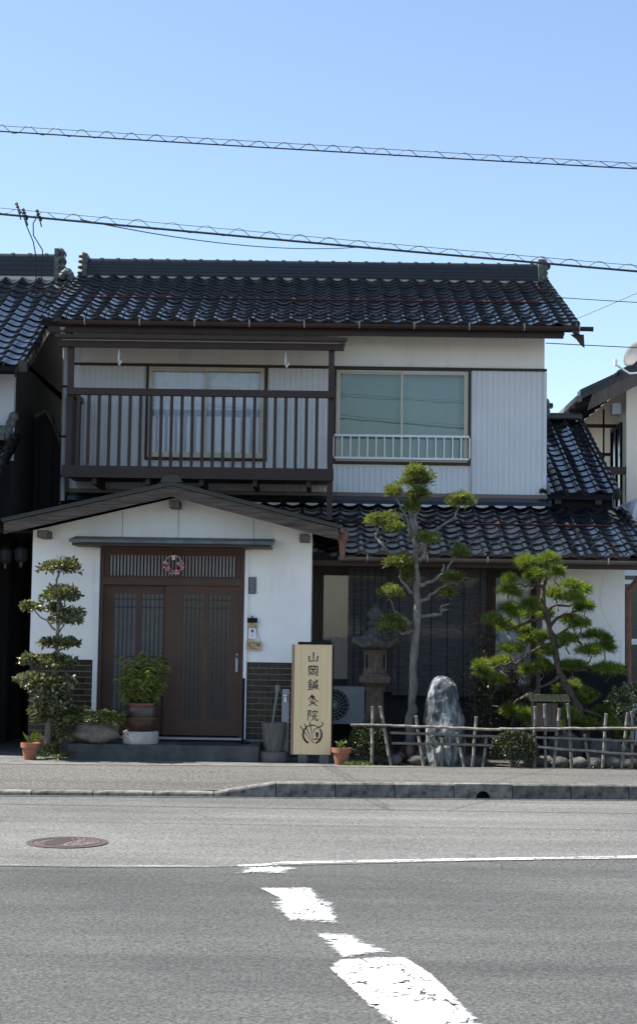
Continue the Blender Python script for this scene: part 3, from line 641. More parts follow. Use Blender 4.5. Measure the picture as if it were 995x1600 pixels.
# ---- balcony
BY = 20.5
bal = H(MB().box(-3.60,.045,BY-.02,BY+.05,3.685,3.845).box(-3.58,.03,BY+.05,21.48,3.72,3.76), 'balcony', 'brown')
for x0, x1, z0, z1 in ((-3.565,-3.49,3.685,5.46),(-.045,.035,3.16,5.46)):
    MB().box(x0,x1,BY+.055,BY+.125,z0,z1).build('post', 'brown', bal)
MB().box(-3.56,.03,BY-.03,BY+.06,4.805,4.895).build('handrail', 'brown', bal)
MB().box(-3.57,-3.49,BY+.06,21.46,4.81,4.89).build('handrail', 'brown', bal)
sl = mesh_of(MB().box(-.021,.021,0,.03,3.845,4.805), 'brown')
for i in range(24): inst('baluster', sl, Matrix.Translation((-3.40+i*.1395,BY,0)), bal)
sl2 = mesh_of(MB().box(-.015,.015,-.021,.021,3.76,4.81), 'brown')
for i in range(6): inst('baluster', sl2, Matrix.Translation((-3.53,BY+.24+i*.139,0)), bal)
for i in range(5): MB().box(-3.2+i*.72,-3.14+i*.72,BY+.05,21.4,3.60,3.718).build('joist', 'brown', bal)
MB().box(-3.68,.16,BY-.02,BY+.06,5.455,5.54).build('roof_beam', 'brown', bal)
MB().prismx([(BY-.12,5.552),(BY-.12,5.565),(21.45,5.685),(21.45,5.672)], -3.70, .18).build('roof_sheet', 'gutter', bal)
MB().prismx([(BY-.15,5.555),(BY-.15,5.60),(BY-.07,5.60),(BY-.07,5.555)], -3.72, .20).build('roof_gutter', 'brown', bal)
MB().box(-3.64,.10,BY-.01,BY+.0,5.541,5.5515).build('roof_edge_strip', 'whitemetal', bal)
for x in (-2.9, -.63):
    MB().tube([(x,BY+.2,5.46),(x,BY+.2,5.30),(x+.02,BY+.12,5.24),(x+.05,BY+.1,5.29)], .014, 6).build('pole_hook', 'whitemetal', bal)
# downpipe and hopper at the left corner
H(MB().tube([(-3.715,20.9,5.80),(-3.715,21.15,5.62),(-3.715,21.2,5.5),(-3.705,21.2,3.42)], .036, 10), 'downpipe', 'greymetal', smooth=True, angle=50)
for z in (5.0,4.3,3.75): H(MB().lathe([(.043,0),(.043,.03)], (-3.71,21.2,z), 10), 'pipe_clip', 'black')

# ---- lower roof
PL = math.atan(.365); LYE, LZE = 19.27, 2.655
NCL = 22; XL2 = 4.03-NCL*TW
rl = H(MB().prismx([(LYE+.03,LZE-.09),(LYE+.03,LZE-.01),(21.49,LZE-.01+2.22*.365),(21.49,LZE-.1+2.22*.365)], -3.75, 4.0), 'roof', 'black')
roof_field(rl, XL2, NCL, LYE, LZE, PL, 9, lambda c, r: c >= 6, ring_row=1)
roof_field(rl, -3.78, 4, LYE+.8, LZE+.8*.365, PL, 6, lambda c, r: False, right=False)
slope_bar(rl, .1, 3.72, 1.10, LYE, LZE, PL)
# white plaster half moons at the head of the roof
hm = MB(); nn = 8
pts = [(TW*(.34+.66*i/nn), 0, wave(.34+.66*i/nn)) for i in range(nn+1)]
hm.add([(x,0,h+.036) for x,_,h in pts]+[(x,0,.05) for x,_,h in pts], [(i,i+1,i+1+nn+1,i+nn+1) for i in range(nn)])
hme = mesh_of(hm, 'mortar')
for c in range(NCL-4):
    y = LYE+9*TE*math.cos(PL)-.06; inst('mortar_infill', hme, Matrix.Translation((XL2+c*TW, y, LZE+(y-LYE)*.365+.012)), rl)
for c in range(NU):
    y = YE+14*TE*math.cos(PU)-.06; inst('mortar_infill', hme, Matrix.Translation((XL+c*TW, y, ZE+(y-YE)*.425+.012)), ru)
gutter(.12, 3.83, 19.19, 2.605, .05)
H(MB().prismx([(19.35,2.53),(19.35,2.56),(20.2,2.79),(20.2,2.76)], -.2, 4.0), 'soffit', 'soffit')
H(MB().box(-.2,4.0,19.31,19.34,2.50,2.63), 'fascia_board', 'brown')
# right return of the lower roof: a second, higher roof over the back wing
PM = math.atan(.455); MYE, MZE = 21.45, 3.655
NM, RM = 4, 14; XM = 4.03-NM*TW-.05
rm = H(MB().prismx([(MYE+.03,MZE-.09),(MYE+.03,MZE-.01),(24.75,MZE-.01+3.3*.455),(24.75,MZE-.1+3.3*.455)], 3.03, 3.95), 'roof', 'black')
roof_field(rm, XM, NM, MYE, MZE, PM, RM, lambda c, r: c >= 1)
ridge(rm, 3.03, 3.42, 24.7, 5.15, .25, endL=False)
MB().box(3.42,4.05,24.6,24.8,5.12,5.24).build('ridge_tail', 'tilematt', rm, bevel=.03)
H(MB().box(3.03,3.96,21.60,21.7,3.3,3.62), 'gable_board', 'black')
H(MB().box(3.86,3.9,21.7,25,.1,3.6), 'wing_wall', 'plaster_old')
for x in (3.15,3.72): H(MB().box(x,x+.09,21.50,21.6,3.50,3.57), 'rafter', 'brown')
H(MB().prismx([(21.3,3.62),(22.5,3.62),(22.5,4.25),(21.75,3.95),(21.3,3.68)], 3.03, 3.06), 'side_flashing', 'gutter')

# ---- ground storey, right part
W1Y = 20.2
H(MB().box(2.80,3.88,W1Y,W1Y+.1,1.28,2.80).box(3.82,3.88,W1Y+.1,25,.14,2.9), 'wall', 'plaster')
H(MB().box(-.21,3.88,W1Y+.01,W1Y+.1,2.56,2.80), 'lintel_wall', 'darkwood')
H(MB().box(-.21,2.78,W1Y+.0,W1Y+.1,.14,.90), 'base_wall', 'darkwood')
H(MB().box(2.78,3.90,W1Y-.03,W1Y+.1,.14,1.28), 'base_wall', 'black')
H(MB().prism([(3.60,2.42),(3.87,2.50),(3.87,1.30),(3.83,1.32),(3.82,1.62),(3.70,1.78),(3.60,1.95),(3.55,2.15)], W1Y-.005, W1Y+.01), 'plaster_patch', 'plaster')
for x0, x1 in ((-.20,-.13),(2.06,2.12),(2.72,2.80)):
    H(MB().box(x0,x1,W1Y-.03,W1Y+.08,.9,2.56), 'post', 'oldwood2' if x0 > 2.5 else 'brown')
H(MB().box(-.2,2.8,W1Y-.04,W1Y+.02,2.48,2.56), 'lintel', 'brown')
window(-.12, 2.05, .98, 2.46, W1Y+.03, 'glass', 'brown', tw=.02, split=.5)
window(2.14, 2.71, .93, 2.46, W1Y+.03, 'glass', 'brown', tw=.015, split=.97)
H(MB().box(-.2,3.85,21.0,21.05,.14,2.8), 'dark_room_sheet', 'black')  # black backing in place of the unlit ground floor room
drape('curtain', -.1, .32, 1.0, 2.44, W1Y+.25, 'curtain_dim', 'pale curtain in the ground floor window next to the entrance wall', .02, .12, 8)
drape('curtain', 2.15, 2.70, .95, 2.45, W1Y+.16, 'curtain', 'white curtain in the narrow window behind the pine', .014, .09, 9)
def reed(x0, x1, z0, z1, y, label):
    mb = MB(); rr = random.Random(4); z = z0
    while z < z1:
        mb.box(x0+rr.uniform(-.004,.004), x1+rr.uniform(-.004,.004), y-.004+rr.uniform(-.003,.003), y+.004, z, z+.008); z += .0102
    t = thing('reed_blind', label, 'blind', (x0, y, z0))
    stuff(mb.build('reeds', 'sudare', t))
    for i in range(6):
        x = x0+.08+i*(x1-x0-.16)/5; MB().box(x-.004,x+.004,y-.012,y-.008,z0,z1).build('cord', 'black', t)
    MB().box(x0-.01,x1+.01,y-.02,y+.02,z1,z1+.03).build('top_bar', 'brown', t)
reed(.26, .86, .90, 2.50, W1Y-.10, 'dark reed blind hanging left of the tall tree trunk behind the lantern')
reed(.84, 2.05, .86, 2.50, W1Y-.14, 'wide dark reed blind hanging behind the tall tree and standing stone')

# ---- entrance block
EY = 18.9
er_l, er_r, ap = (-3.91,2.80), (.12,2.78), (-1.90,3.29)
def under(x): return ap[1]-(abs(x-ap[0])*(ap[1]-2.80)/2.01)-.0
wall = H(MB().prism([(-3.65,1.285),(-2.87,1.285),(-2.87,under(-2.87)),(-3.65,under(-3.65))], EY, EY+.12)
         .prism([(-.99,1.285),(-.21,1.285),(-.21,under(-.21)),(-.99,under(-.99))], EY, EY+.12)
         .prism([(-2.87,2.66),(-.99,2.66),(-.99,under(-.99)),(-1.9,under(-1.9)),(-2.87,under(-2.87))], EY, EY+.12)
         .box(-3.65,-3.53,EY+.12,21.4,.14,2.84).box(-.33,-.21,EY+.12,20.19,.14,2.84), 'wall', 'plaster')
for x in (-2.55,-1.86,-.93): H(MB().box(x-.003,x+.003,EY-.003,EY+.001,2.72,under(x)-.02), 'plaster_joint', 'soffit')
bwl = H(MB().box(-3.645,-2.875,EY+.006,EY+.12,.14,1.284), 'brick_wall', 'brickmortar')
bwr = H(MB().box(-.985,-.215,EY+.006,EY+.12,.14,1.284), 'brick_wall', 'brickmortar')
bk = {}
def brick(x, z, w):
    k = round(w,3)
    if k not in bk: bk[k] = mesh_of(MB().add([(0,.008,0),(w,.008,0),(w,.008,.0615),(0,.008,.0615),(.005,-.004,.005),(w-.005,-.004,.005),(w-.005,-.004,.0565),(.005,-.004,.0565)],
                            [(4,5,6,7),(0,1,5,4),(1,2,6,5),(2,3,7,6),(3,0,4,7)]), 'brick')
    inst('brick', bk[k], Matrix.Translation((x, EY-.002+U(-.001,.001), z)), bwl if x < -2 else bwr)
for (a, b) in ((-3.645,-2.875),(-.985,-.215)):
    r = 0; z = 1.284-.0645
    while z > .30:
        x = a - (.077 if r % 2 else 0)
        while x < b-.01:
            x0 = max(x,a); x1 = min(x+.146,b)
            if x1-x0 > .02: brick(x0, z, round(x1-x0,3))
            x += .154
        z -= .0725; r += 1
for a, b in ((-3.645,-2.875),(-.985,-.215)): H(MB().box(a,b,EY-.02,EY+.005,.14,.32), 'plinth', 'stepstone')
# entrance roof
s1, s2 = (-3.92,2.955), (.13,2.935)
er = H(MB().prism([s1,(-1.90,3.425),s2,(.13,2.905),(-1.90,3.395),(-3.92,2.925)], 18.33, 21.45), 'porch_roof', 'tilematt')
for k in range(9):
    pass
MB().prism([(-3.90,2.922),(-1.90,3.392),(-1.90,3.262),(-3.90,2.785)], 18.36, 18.40).build('bargeboard', 'oldwood', er)
MB().prism([(.11,2.902),(-1.90,3.392),(-1.90,3.262),(.11,2.765)], 18.361, 18.401).build('bargeboard', 'oldwood', er)
MB().prism([(-3.93,2.950),(-1.90,3.424),(.14,2.930),(.14,2.945),(-1.90,3.442),(-3.93,2.965)], 18.315, 18.36).build('edge_flashing', 'tilematt', er)
MB().prism([(-3.86,2.89),(-1.90,3.35),(.07,2.87),(.07,2.85),(-1.90,3.33),(-3.86,2.87)], 18.41, 18.88).build('soffit', 'soffit', er)
for x, z in ((-3.47,2.80),(-1.885,3.19),(-.30,2.80)):
    MB().box(x-.06,x+.06,18.52,18.9,z-.045,z+.045).build('purlin', 'oldwood2', er, bevel=.004)
MB().prism([(-2.03,3.43),(-1.77,3.43),(-1.80,3.49),(-1.84,3.515),(-1.96,3.515),(-2.0,3.49)], 18.30, 18.55).build('ridge_cap', 'tilematt', er)
MB().box(-1.98,-1.82,18.55,21.4,3.41,3.47).build('ridge_roll', 'tilematt', er)
MB().lathe([(.03,-.32),(.045,-.12),(.085,.0),(.07,.03)], (.16,18.55,2.86), 10).build('rain_hopper', 'rust', er, smooth=True, angle=50)
MB().prismx([(18.40,2.86),(18.40,2.915),(19.2,2.915),(19.2,2.86)], .128, .18).build('side_gutter', 'rust', er)
# door canopy
cn = H(MB().prismx([(18.40,2.70),(18.40,2.735),(18.89,2.80),(18.89,2.765)], -3.12, -.67), 'door_canopy', 'copper')
MB().box(-3.09,-.70,18.43,18.89,2.665,2.698).build('canopy_frame', 'brown', cn)
# door
for x0, x1 in ((-2.87,-2.81),(-1.03,-.985)): H(MB().box(x0,x1,EY-.04,EY+.10,.34,2.66), 'door_jamb', 'whitemetal', bevel=.006)
df = H(MB().box(-2.81,-2.765,EY-.02,EY+.12,.36,2.66).box(-1.075,-1.03,EY-.02,EY+.12,.36,2.66).box(-2.765,-1.075,EY-.02,EY+.12,2.60,2.66)
       .box(-2.765,-1.075,EY-.02,EY+.12,2.21,2.30), 'door_frame', 'doorbrown')
MB().box(-2.70,-1.14,EY+.04,EY+.05,2.30,2.60).build('transom_panel', 'black', df)
m = MB(); x = -2.69
while x < -1.16: m.prismx([(0,0)]*0 or [(EY+.018,2.322),(EY+.034,2.322),(EY+.034,2.575),(EY+.018,2.575)], x, x+.024); x += .042
stuff(m.build('transom_slats', 'fluted', df))
MB().box(-2.765,-2.70,EY+.01,EY+.05,2.30,2.60).box(-1.14,-1.075,EY+.01,EY+.05,2.30,2.60).box(-2.70,-1.14,EY+.01,EY+.05,2.30,2.322).box(-2.70,-1.14,EY+.01,EY+.05,2.575,2.60).build('transom_frame', 'doorbrown', df)
def leaf(x0, x1, y, panes, gm, z0=.385, z1=2.205, pz=(.575,2.105)):
    d = MB(); xs = [x0]+[q for p in panes for q in p]+[x1]
    for i in range(0,len(xs),2): d.box(xs[i],xs[i+1],y,y+.04,z0,z1)
    for a, b in panes: d.box(a,b,y,y+.04,z0,pz[0]).box(a,b,y,y+.04,pz[1],z1)
    d = H(d, 'door', 'doorbrown')
    for a, b in panes:
        MB().box(a,b,y+.018,y+.026,pz[0],pz[1]).build('pane', gm, d)
        k = MB()
        for i in range(1,5): xx = a+(b-a)*i/5; k.box(xx-.005,xx+.005,y+.008,y+.016,pz[0],pz[1])
        for zz in (pz[1]-.07,pz[1]-.17,1.33,pz[0]+.09): k.box(a,b,y+.004,y+.008,zz-.005,zz+.005)
        k.build('lattice', 'brown', d)
    return d
d1 = leaf(-2.0, -1.075, EY-.005, ((-1.787,-1.53),(-1.465,-1.20)), 'doorglass')
d2 = leaf(-2.765, -1.91, EY+.05, ((-2.63,-2.365),(-2.295,-2.03)), 'doorpale')
MB().box(-1.125,-1.095,EY-.02,EY-.006,1.16,1.385).build('handle', 'greymetal', d1, bevel=.004)
MB().box(-1.119,-1.101,EY-.023,EY-.021,1.33,1.37).build('lock', 'black', d1)
MB().box(-1.985,-1.96,EY-.012,EY-.006,1.23,1.31).build('pull', 'black', d1)
H(MB().box(-2.81,-1.03,EY-.10,EY+.12,.34,.362), 'threshold', 'greymetal')
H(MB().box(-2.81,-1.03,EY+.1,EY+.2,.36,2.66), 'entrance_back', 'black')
st = tag(MB().box(-3.02,-.785,18.12,18.895,.12,.318).build('doorstep', 'stepstone', bevel=.015), 'grey concrete doorstep in front of the brown sliding doors', 'step')

# ================================================================== neighbouring house on the left
nl = thing('house', 'neighbouring dark house with black tile roof at the left edge', 'house', (-5.5,21,.14))
NLp = lambda mb, name, m, **k: mb.build(name, m, nl, **k)
PN = math.atan(.54); NYE, NZE = 19.95, 5.10; NC, NRW = 8, 17
XN = -4.10-NC*TW
rn = NLp(MB().prismx([(NYE+.03,NZE-.12),(NYE+.03,NZE-.01),(23.75,NZE-.01+3.8*.54),(27.5,NZE-.01),(27.5,NZE-.12),(23.75,NZE-.12+3.8*.54)], -10, -4.12), 'roof', 'black')
roof_field(rn, XN, NC, NYE, NZE, PN, NRW, lambda c, r: True)
ridge(rn, -10, -4.30, 23.75, 7.10, .42, .17, 4, endL=False, mort=.04)
m = MB()
for k in range(7): m.lathe([(.02,-.06),(.05,-.04),(.065,0),(.05,.04),(.02,.06)], (-4.22+k*.03,23.6,7.13+.10*math.sin(k*.6)-.01*k), 8)
m.build('ridge_end_curl', 'lichen', rn, smooth=True)
NLp(MB().box(-10,-4.28,20.55,20.65,3.9,5.3), 'wall', 'paleplaster')
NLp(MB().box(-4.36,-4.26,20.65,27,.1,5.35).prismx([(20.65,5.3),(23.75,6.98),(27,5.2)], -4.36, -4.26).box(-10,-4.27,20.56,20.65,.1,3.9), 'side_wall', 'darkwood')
g2 = MB(); a = [math.pi+math.pi*i/8 for i in range(9)]
g2.prismx([(19.86+.055*math.cos(t), 5.03+.055*math.sin(t)) for t in a], -10, -4.15); g2.build('gutter', 'black', nl)
NLp(MB().prismx([(NYE,NZE-.16),(NYE+.03,NZE-.0),(23.7,NZE+3.75*.54),(23.7,NZE+3.55*.54-.1)], -4.16, -4.13), 'bargeboard', 'darkwood')
# dark boarded gable of the lean-to and the passage wall
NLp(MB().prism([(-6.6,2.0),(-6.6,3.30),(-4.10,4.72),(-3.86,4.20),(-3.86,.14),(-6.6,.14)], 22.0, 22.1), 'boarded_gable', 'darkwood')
NLp(MB().prism([(-6.6,3.33),(-4.10,4.75),(-3.80,4.17),(-3.80,4.21),(-4.10,4.80),(-6.6,3.38)], 21.9, 22.15), 'gable_trim', 'oldwood2')
for i in range(9): NLp(MB().box(-5.6+i*.2,-5.585+i*.2,21.985,22.0,.14,3.8+i*.11), 'board_batten', 'black')
NLp(MB().box(-4.62,-4.50,18.6,21.9,.14,3.6).box(-4.50,-3.68,21.85,21.9,.14,3.3), 'passage_wall', 'darkwood')  # near-black walls carry the passage's deep shade in their colour
# small lower roof with its end
rs = NLp(MB().prismx([(18.95,3.27),(18.95,3.34),(20.6,4.22),(20.6,4.1)], -10, -4.32), 'roof', 'black')
roof_field(rs, -4.30-3*TW, 3, 18.95, 3.35, PN, 8, lambda c, r: True)
MB().prismx([(18.95,3.18),(18.95,3.32),(20.6,4.2),(20.6,4.0)], -4.32, -4.28).build('bargeboard', 'oldwood2', rs)
m = MB()
for k in range(4): m.lathe([(.03,-.07),(.06,-.04),(.07,0),(.05,.05),(.02,.07)], (-4.36+.03*k,20.45+.02*k,4.22+.09*k), 8)
m.box(-6,-4.36,20.36,20.58,4.16,4.26).box(-6,-4.34,20.4,20.56,4.26,4.36).build('ridge_end_tile', 'lichen', rs, smooth=True, angle=40)
NLp(MB().box(-10,-4.4,19.4,19.5,.14,3.3), 'lower_wall', 'darkwood')
for x, z in ((-3.93,2.50),(-4.13,2.48)):
    t = thing('wall_lamp', 'small grey lamp hanging in the dark passage, ' + ('nearer the white wall' if x > -4 else 'at the picture edge'), 'lamp', (x,19.6,z))
    MB().lathe([(.05,0),(.085,.03),(.09,.16),(.03,.2)], (0,0,0), 10).build('shade', 'lampgrey', t, local=True)
    MB().tube([(0,0,.2),(0,0,.42)], .01, 6).build('stem', 'black', t, local=True); MB().lathe([(.015,-.07),(.02,0)], (0,0,0), 8).build('bulb', 'slate', t, local=True)
NLp(MB().box(-4.5,-3.66,19.4,21.8,2.86,2.9), 'passage_shade_cover', 'darkwood')  # cover added over the passage to keep it dark

# ================================================================== neighbouring house on the right
nr_ = thing('house', 'neighbouring cream house with balcony frame at the right edge', 'house', (6.5,27,.14))
NRp = lambda mb, name, m, **k: mb.build(name, m, nr_, **k)
RX, RY = 4.83, 25.0
NRp(MB().prism([(RX,.14),(RX+3.4,.14),(RX+3.4,7.5),(RX,5.82)], RY, RY+.1).box(RX,RX+.1,RY+.1,32,.14,5.75), 'wall', 'cream')
# roof sloping down to the left, its gable towards the road
NRp(MB().prism([(4.02,5.46),(4.02,5.53),(8.2,7.75),(8.2,7.62)], RY-.45, 33.5), 'roof', 'tilematt')
for i in range(7): NRp(MB().prism([(4.0+i*.6,5.53+i*.318),(4.62+i*.6,5.86+i*.318),(4.62+i*.6,5.91+i*.318),(4.0+i*.6,5.61+i*.318)], RY-.47, RY-.15), 'verge_tile', 'tilematt')
NRp(MB().prism([(4.12,5.28),(4.2,5.55),(8.2,7.66),(8.2,7.40)], RY-.42, RY-.38), 'bargeboard', 'oldwood2')
NRp(MB().box(3.93,4.02,RY-.5,33,5.42,5.50), 'gutter', 'gutter')
for i in range(9): NRp(MB().prism([(3.95,5.33),(4.8,5.72),(4.8,5.78),(3.95,5.40)], RY-.2+i*.6, RY-.13+i*.6), 'rafter', 'darkwood')
NRp(MB().prism([(4.0,5.42),(4.83,5.80),(4.83,5.83),(4.0,5.45)], RY-.3, 33), 'soffit', 'darkwood')
for y0, y1, z0, z1 in ((28.2,29.6,3.0,4.85),(25.35,26.3,2.95,5.20)):
    w = NRp(MB().box(RX-.03,RX+.02,y0,y0+.07,z0,z1).box(RX-.03,RX+.02,y1-.07,y1,z0,z1).box(RX-.03,RX+.02,y0+.07,y1-.07,z1-.07,z1).box(RX-.03,RX+.02,(y0+y1)/2-.03,(y0+y1)/2+.03,z0,z1-.07), 'window', 'black')
    MB().box(RX-.008,RX-.004,y0+.06,y1-.06,z0,z1-.06).build('pane', M['doorglass'], w)
    MB().box(RX-.004,RX+.0,(y0+y1)/2+.02,y1-.06,z0,z1-.06).build('curtain', 'curtain', w)
w = NRp(MB().box(5.12,5.18,RY-.04,RY+.02,3.95,5.0).box(5.18,6.5,RY-.04,RY+.02,4.94,5.0).box(5.18,6.5,RY-.04,RY+.02,3.95,4.01), 'window', 'black')
MB().box(5.18,6.5,RY-.012,RY-.008,4.0,4.95).build('pane', 'doorglass', w)
bl = NRp(MB().box(3.95,4.86,RY+.02,RY+.10,4.30,4.42).box(3.92,4.0,RY+.10,31,4.30,4.42), 'balcony_rail', 'brown')
for i in range(4): MB().box(4.22+i*.2,4.245+i*.2,RY+.04,RY+.07,3.5,4.3).build('baluster', 'brown', bl)
MB().box(3.9,4.83,RY,31,3.42,3.5).build('balcony_floor', 'brown', bl)
ph = NRp(MB().box(4.0,4.95,25.9,25.95,5.18,5.24), 'laundry_pole_frame', 'brown')
for x in (4.1,4.62): MB().box(x-.015,x+.015,25.9,25.93,4.66,5.5).build('hanger', 'brown', ph)
MB().box(3.85,4.75,25.88,25.96,4.70,4.75).build('pole', 'brown', ph)
NRp(MB().box(4.62,4.76,25.1,25.3,5.30,5.48), 'box', 'greymetal')
# carport roof and its posts
cp = thing('carport', 'grey sheet carport roof with brown post beside the white wall', 'carport', (4.6,22.5,.14))
MB().prism([(3.98,2.78),(4.0,2.83),(4.25,3.56),(4.35,3.62),(7.5,3.62),(7.5,3.55),(4.36,3.55)], 21.2, 24.6).build('roof_sheet', 'paleplaster', cp)
for i in range(5): MB().box(4.5+i*.55,4.52+i*.55,21.15,24.6,3.621,3.645).build('seam', 'greymetal', cp)
MB().tube([(3.94,20.3,.5),(3.94,20.3,2.25),(4.2,20.35,2.55)], .05, 8).build('post', 'rust', cp, smooth=True, angle=40)
NRp(MB().box(3.9,8,21.8,21.9,.14,3.3), 'lower_wall', 'greymetal')
w = NRp(MB().box(3.9,6,21.72,21.8,2.52,2.60).box(3.9,6,21.72,21.8,2.40,2.46).box(3.9,6,21.72,21.8,1.55,1.63).box(3.9,6,21.72,21.8,.82,.90), 'window', 'whitemetal')
MB().box(3.9,6,21.77,21.775,.9,2.9).build('pane', 'doorglass', w)
sat = thing('satellite_dish', 'satellite dish painted in its shaded grey at the right edge above the cream house', 'satellite dish', (4.90,24.6,6.19))
X = Matrix.Rotation(R(-62),4,'Z') @ Matrix.Rotation(R(70),4,'X')
MB().lathe([(.01,.0),(.15,.012),(.27,.045),(.34,.075),(.335,.085),(.26,.055),(.14,.02),(.01,.01)], (0,0,0), 24, X=Matrix.Scale(.66,4) @ X).build('reflector', 'dish_shade', sat, smooth=True, local=True)
MB().tube([(.05,-.1,-.3),(-.15,-.25,-.34),(-.36,-.3,-.22)], .016, 6).lathe([(.03,-.05),(.035,.05)], (-.38,-.3,-.18), 8).build('feed_arm', 'whitemetal', sat, local=True)
MB().tube([(.12,.05,-.05),(.25,.05,-.25),(.25,.05,-.9)], .025, 8).build('mast', 'greymetal', sat, local=True)

# ================================================================== overhead wires
def sag(p0, p1, s, n=40): 
    p0, p1 = Vector(p0), Vector(p1)
    return [p0.lerp(p1,i/n) - Vector((0,0,4*s*(i/n)*(1-i/n))) for i in range(n+1)]
def bundle(name, label, a, b, off0, off1, s, r=.013, wl=.55, flip=None):
    t = thing(name, label, 'cable', ((a[0]+b[0])/2, a[1], 0))
    lo = sag(a, b, s, 60)
    MB().tube(lo, r, 6).build('power_cable', 'wire', t, smooth=True)
    up = sag((a[0],a[1],a[2]+off0), (b[0],b[1],b[2]+off1), s, 60)
    MB().tube(up, .0032, 5).build('messenger_wire', 'wire', t)
    n = int((Vector(b)-Vector(a)).length/wl*16); pts = []
    for i in range(n+1):
        q = i/n; f = q*60; k = min(59,int(f)); p = lo[k].lerp(lo[k+1],f-k); u = up[k].lerp(up[k+1],f-k)
        g = i/16*2*math.pi; d = (u-p); jit = 1+.35*math.sin(i*.021)+.3*math.sin(i*.0137+1)
        g += .9*math.sin(i*.023)+.6*math.sin(i*.041)
        pts.append(p + d*(.55-.55*math.cos(g)*jit) + Vector((0,.03*math.sin(g),0)))
    MB().tube(pts, .0034, 5).build('spiral_wire', 'wire', t)
    return t
bundle('overhead_cable', 'upper overhead cable with a spiral wire crossing the sky', (-9,14.0,6.615),(9,14.0,5.77),.055,.05,.06,.0065,.24)
bundle('overhead_cable', 'lower overhead cable bundle running just above the roof ridge', (-9.2,15.2,6.325),(9.2,15.2,4.89),.065,.055,.05,.0115,.31)
def wire(label, pts, r=.006, name='overhead_wire'): return tag(MB().tube(pts, r, 5).build(name, 'wire'), label, 'wire')
wire('thin service wire dropping from the lower cable to the roof ridge', sag((-2.55,15.2,5.78),(.35,23.2,7.55),.12))
wire('thin wire slanting up from behind the right roof edge', sag((3.95,25.5,6.9),(9,22,9.0),.1), .007)
wire('thin wire leaving level behind the right end of the roof', sag((3.6,24.5,7.1),(12,24.5,6.85),.05), .007)
wire('wire running level from the house corner under the eave', sag((3.03,21.6,5.80),(12,23,5.95),.06), .007)
wire('antenna lead hanging from the lower cable, left one of the pair', [(-3.14,15.2,5.85),(-3.09,15.22,5.70),(-3.06,15.4,5.60),(-3.10,15.8,5.52),(-3.53,18,5.62),(-4.47,22.6,6.62)], .006, 'drop_wire')
wire('antenna lead hanging from the lower cable, right one of the pair', [(-2.97,15.2,5.84),(-3.03,15.22,5.74),(-3.04,15.3,5.64),(-3.0,15.6,5.56),(-3.46,18,5.64),(-4.38,22.6,6.62)], .006, 'drop_wire')
for i, (x, z) in enumerate(((-3.13,5.80),(-2.99,5.79),(-3.2,5.86))):
    t = thing('cable_clamp', ['dark clamp on the lower cable above the left antenna lead','dark clamp on the lower cable above the right antenna lead','rusty clamp on the lower cable at the far left'][i], 'clamp', (x,15.2,z))
    m = MB()
    for k in range(4): m.lathe([(.012,0),(.02,.012),(.012,.024)], (.012*k,0,-.03*k+.06), 6)
    m.build('insulator', 'rust' if i == 2 else 'wire', t, local=True); MB().tube([(0,0,.09),(.05,0,-.09)], .007, 5).build('bolt', 'wire', t, local=True)

# ================================================================== plants
def blade(mb, p, d, L, w, bend=.25, up=None):
    """one leaf: a slender pointed quad pair"""
    d = d.normalized(); s = d.cross(Vector((U(-1,1),U(-1,1),U(-1,1))))
    if s.length < 1e-3: s = Vector((1,0,0))
    s = s.normalized()*w*.5; q = p + d*L*.5 + Vector((0,0,-bend*L*.06)); e = p + d*L + Vector((0,0,-bend*L*.3))
    o = len(mb.v); mb.v += [tuple(p), tuple(q-s), tuple(e), tuple(q+s)]; mb.f.append((o,o+1,o+2,o+3))
def rnd_dir(): 
    while True:
        v = Vector((U(-1,1),U(-1,1),U(-1,1)))
        if .05 < v.length < 1: return v.normalized()
def leaf_pad(mb, c, r, n, L, w, upb=.55, shell=.55, bend=.3, flat=.6):
    lumps = [(Vector((U(-.55,.55)*r[0],U(-.55,.55)*r[1],U(-.3,.45)*r[2])), U(.45,.75)) for _ in range(7)]
    for i in range(n):
        lc, lr = random.choice(lumps); v = rnd_dir()
        if v.z < -.3: v.z *= -.5
        k = lr*(shell+(1-shell)*random.random())
        p = Vector(c)+lc+Vector((v.x*r[0]*k, v.y*r[1]*k, v.z*r[2]*k))
        d = v*(1-upb)+Vector((0,0,1))*upb+rnd_dir()*flat
        blade(mb, p, d, L*U(.6,1.15), w*U(.7,1.2), bend)
def pine_pad(mb, c, r, tufts, nn=26, L=.085, w=.0062):
    for t in range(tufts):
        v = rnd_dir(); v.z = abs(v.z)*.9-.15
        p = Vector(c)+Vector((v.x*r[0]*U(.3,1), v.y*r[1]*U(.3,1), v.z*r[2]*U(.4,1)))
        ax = (Vector((v.x*.5,v.y*.5,.8))+rnd_dir()*.35).normalized()
        for k in range(nn):
            d = ax*.75+rnd_dir(); blade(mb, p+ax*U(-.02,.02), d, L*U(.65,1.1), w, .15)
def woody(mb, pts, r0, r1, n=7, seed=1, wig=.012):
    rr = random.Random(seed); P = [Vector(p) for p in pts]; out = []
    for i in range(len(P)-1):
        for k in range(3):
            t = k/3; q = P[i].lerp(P[i+1],t)
            if i or k: q = q+Vector((rr.uniform(-wig,wig),rr.uniform(-wig,wig),rr.uniform(-wig,wig)))
            out.append(q)
    out.append(P[-1]); m = len(out)
    mb.tube(out, [(r0+(r1-r0)*(i/(m-1))**.8)*rr.uniform(.88,1.14) for i in range(m)], n)
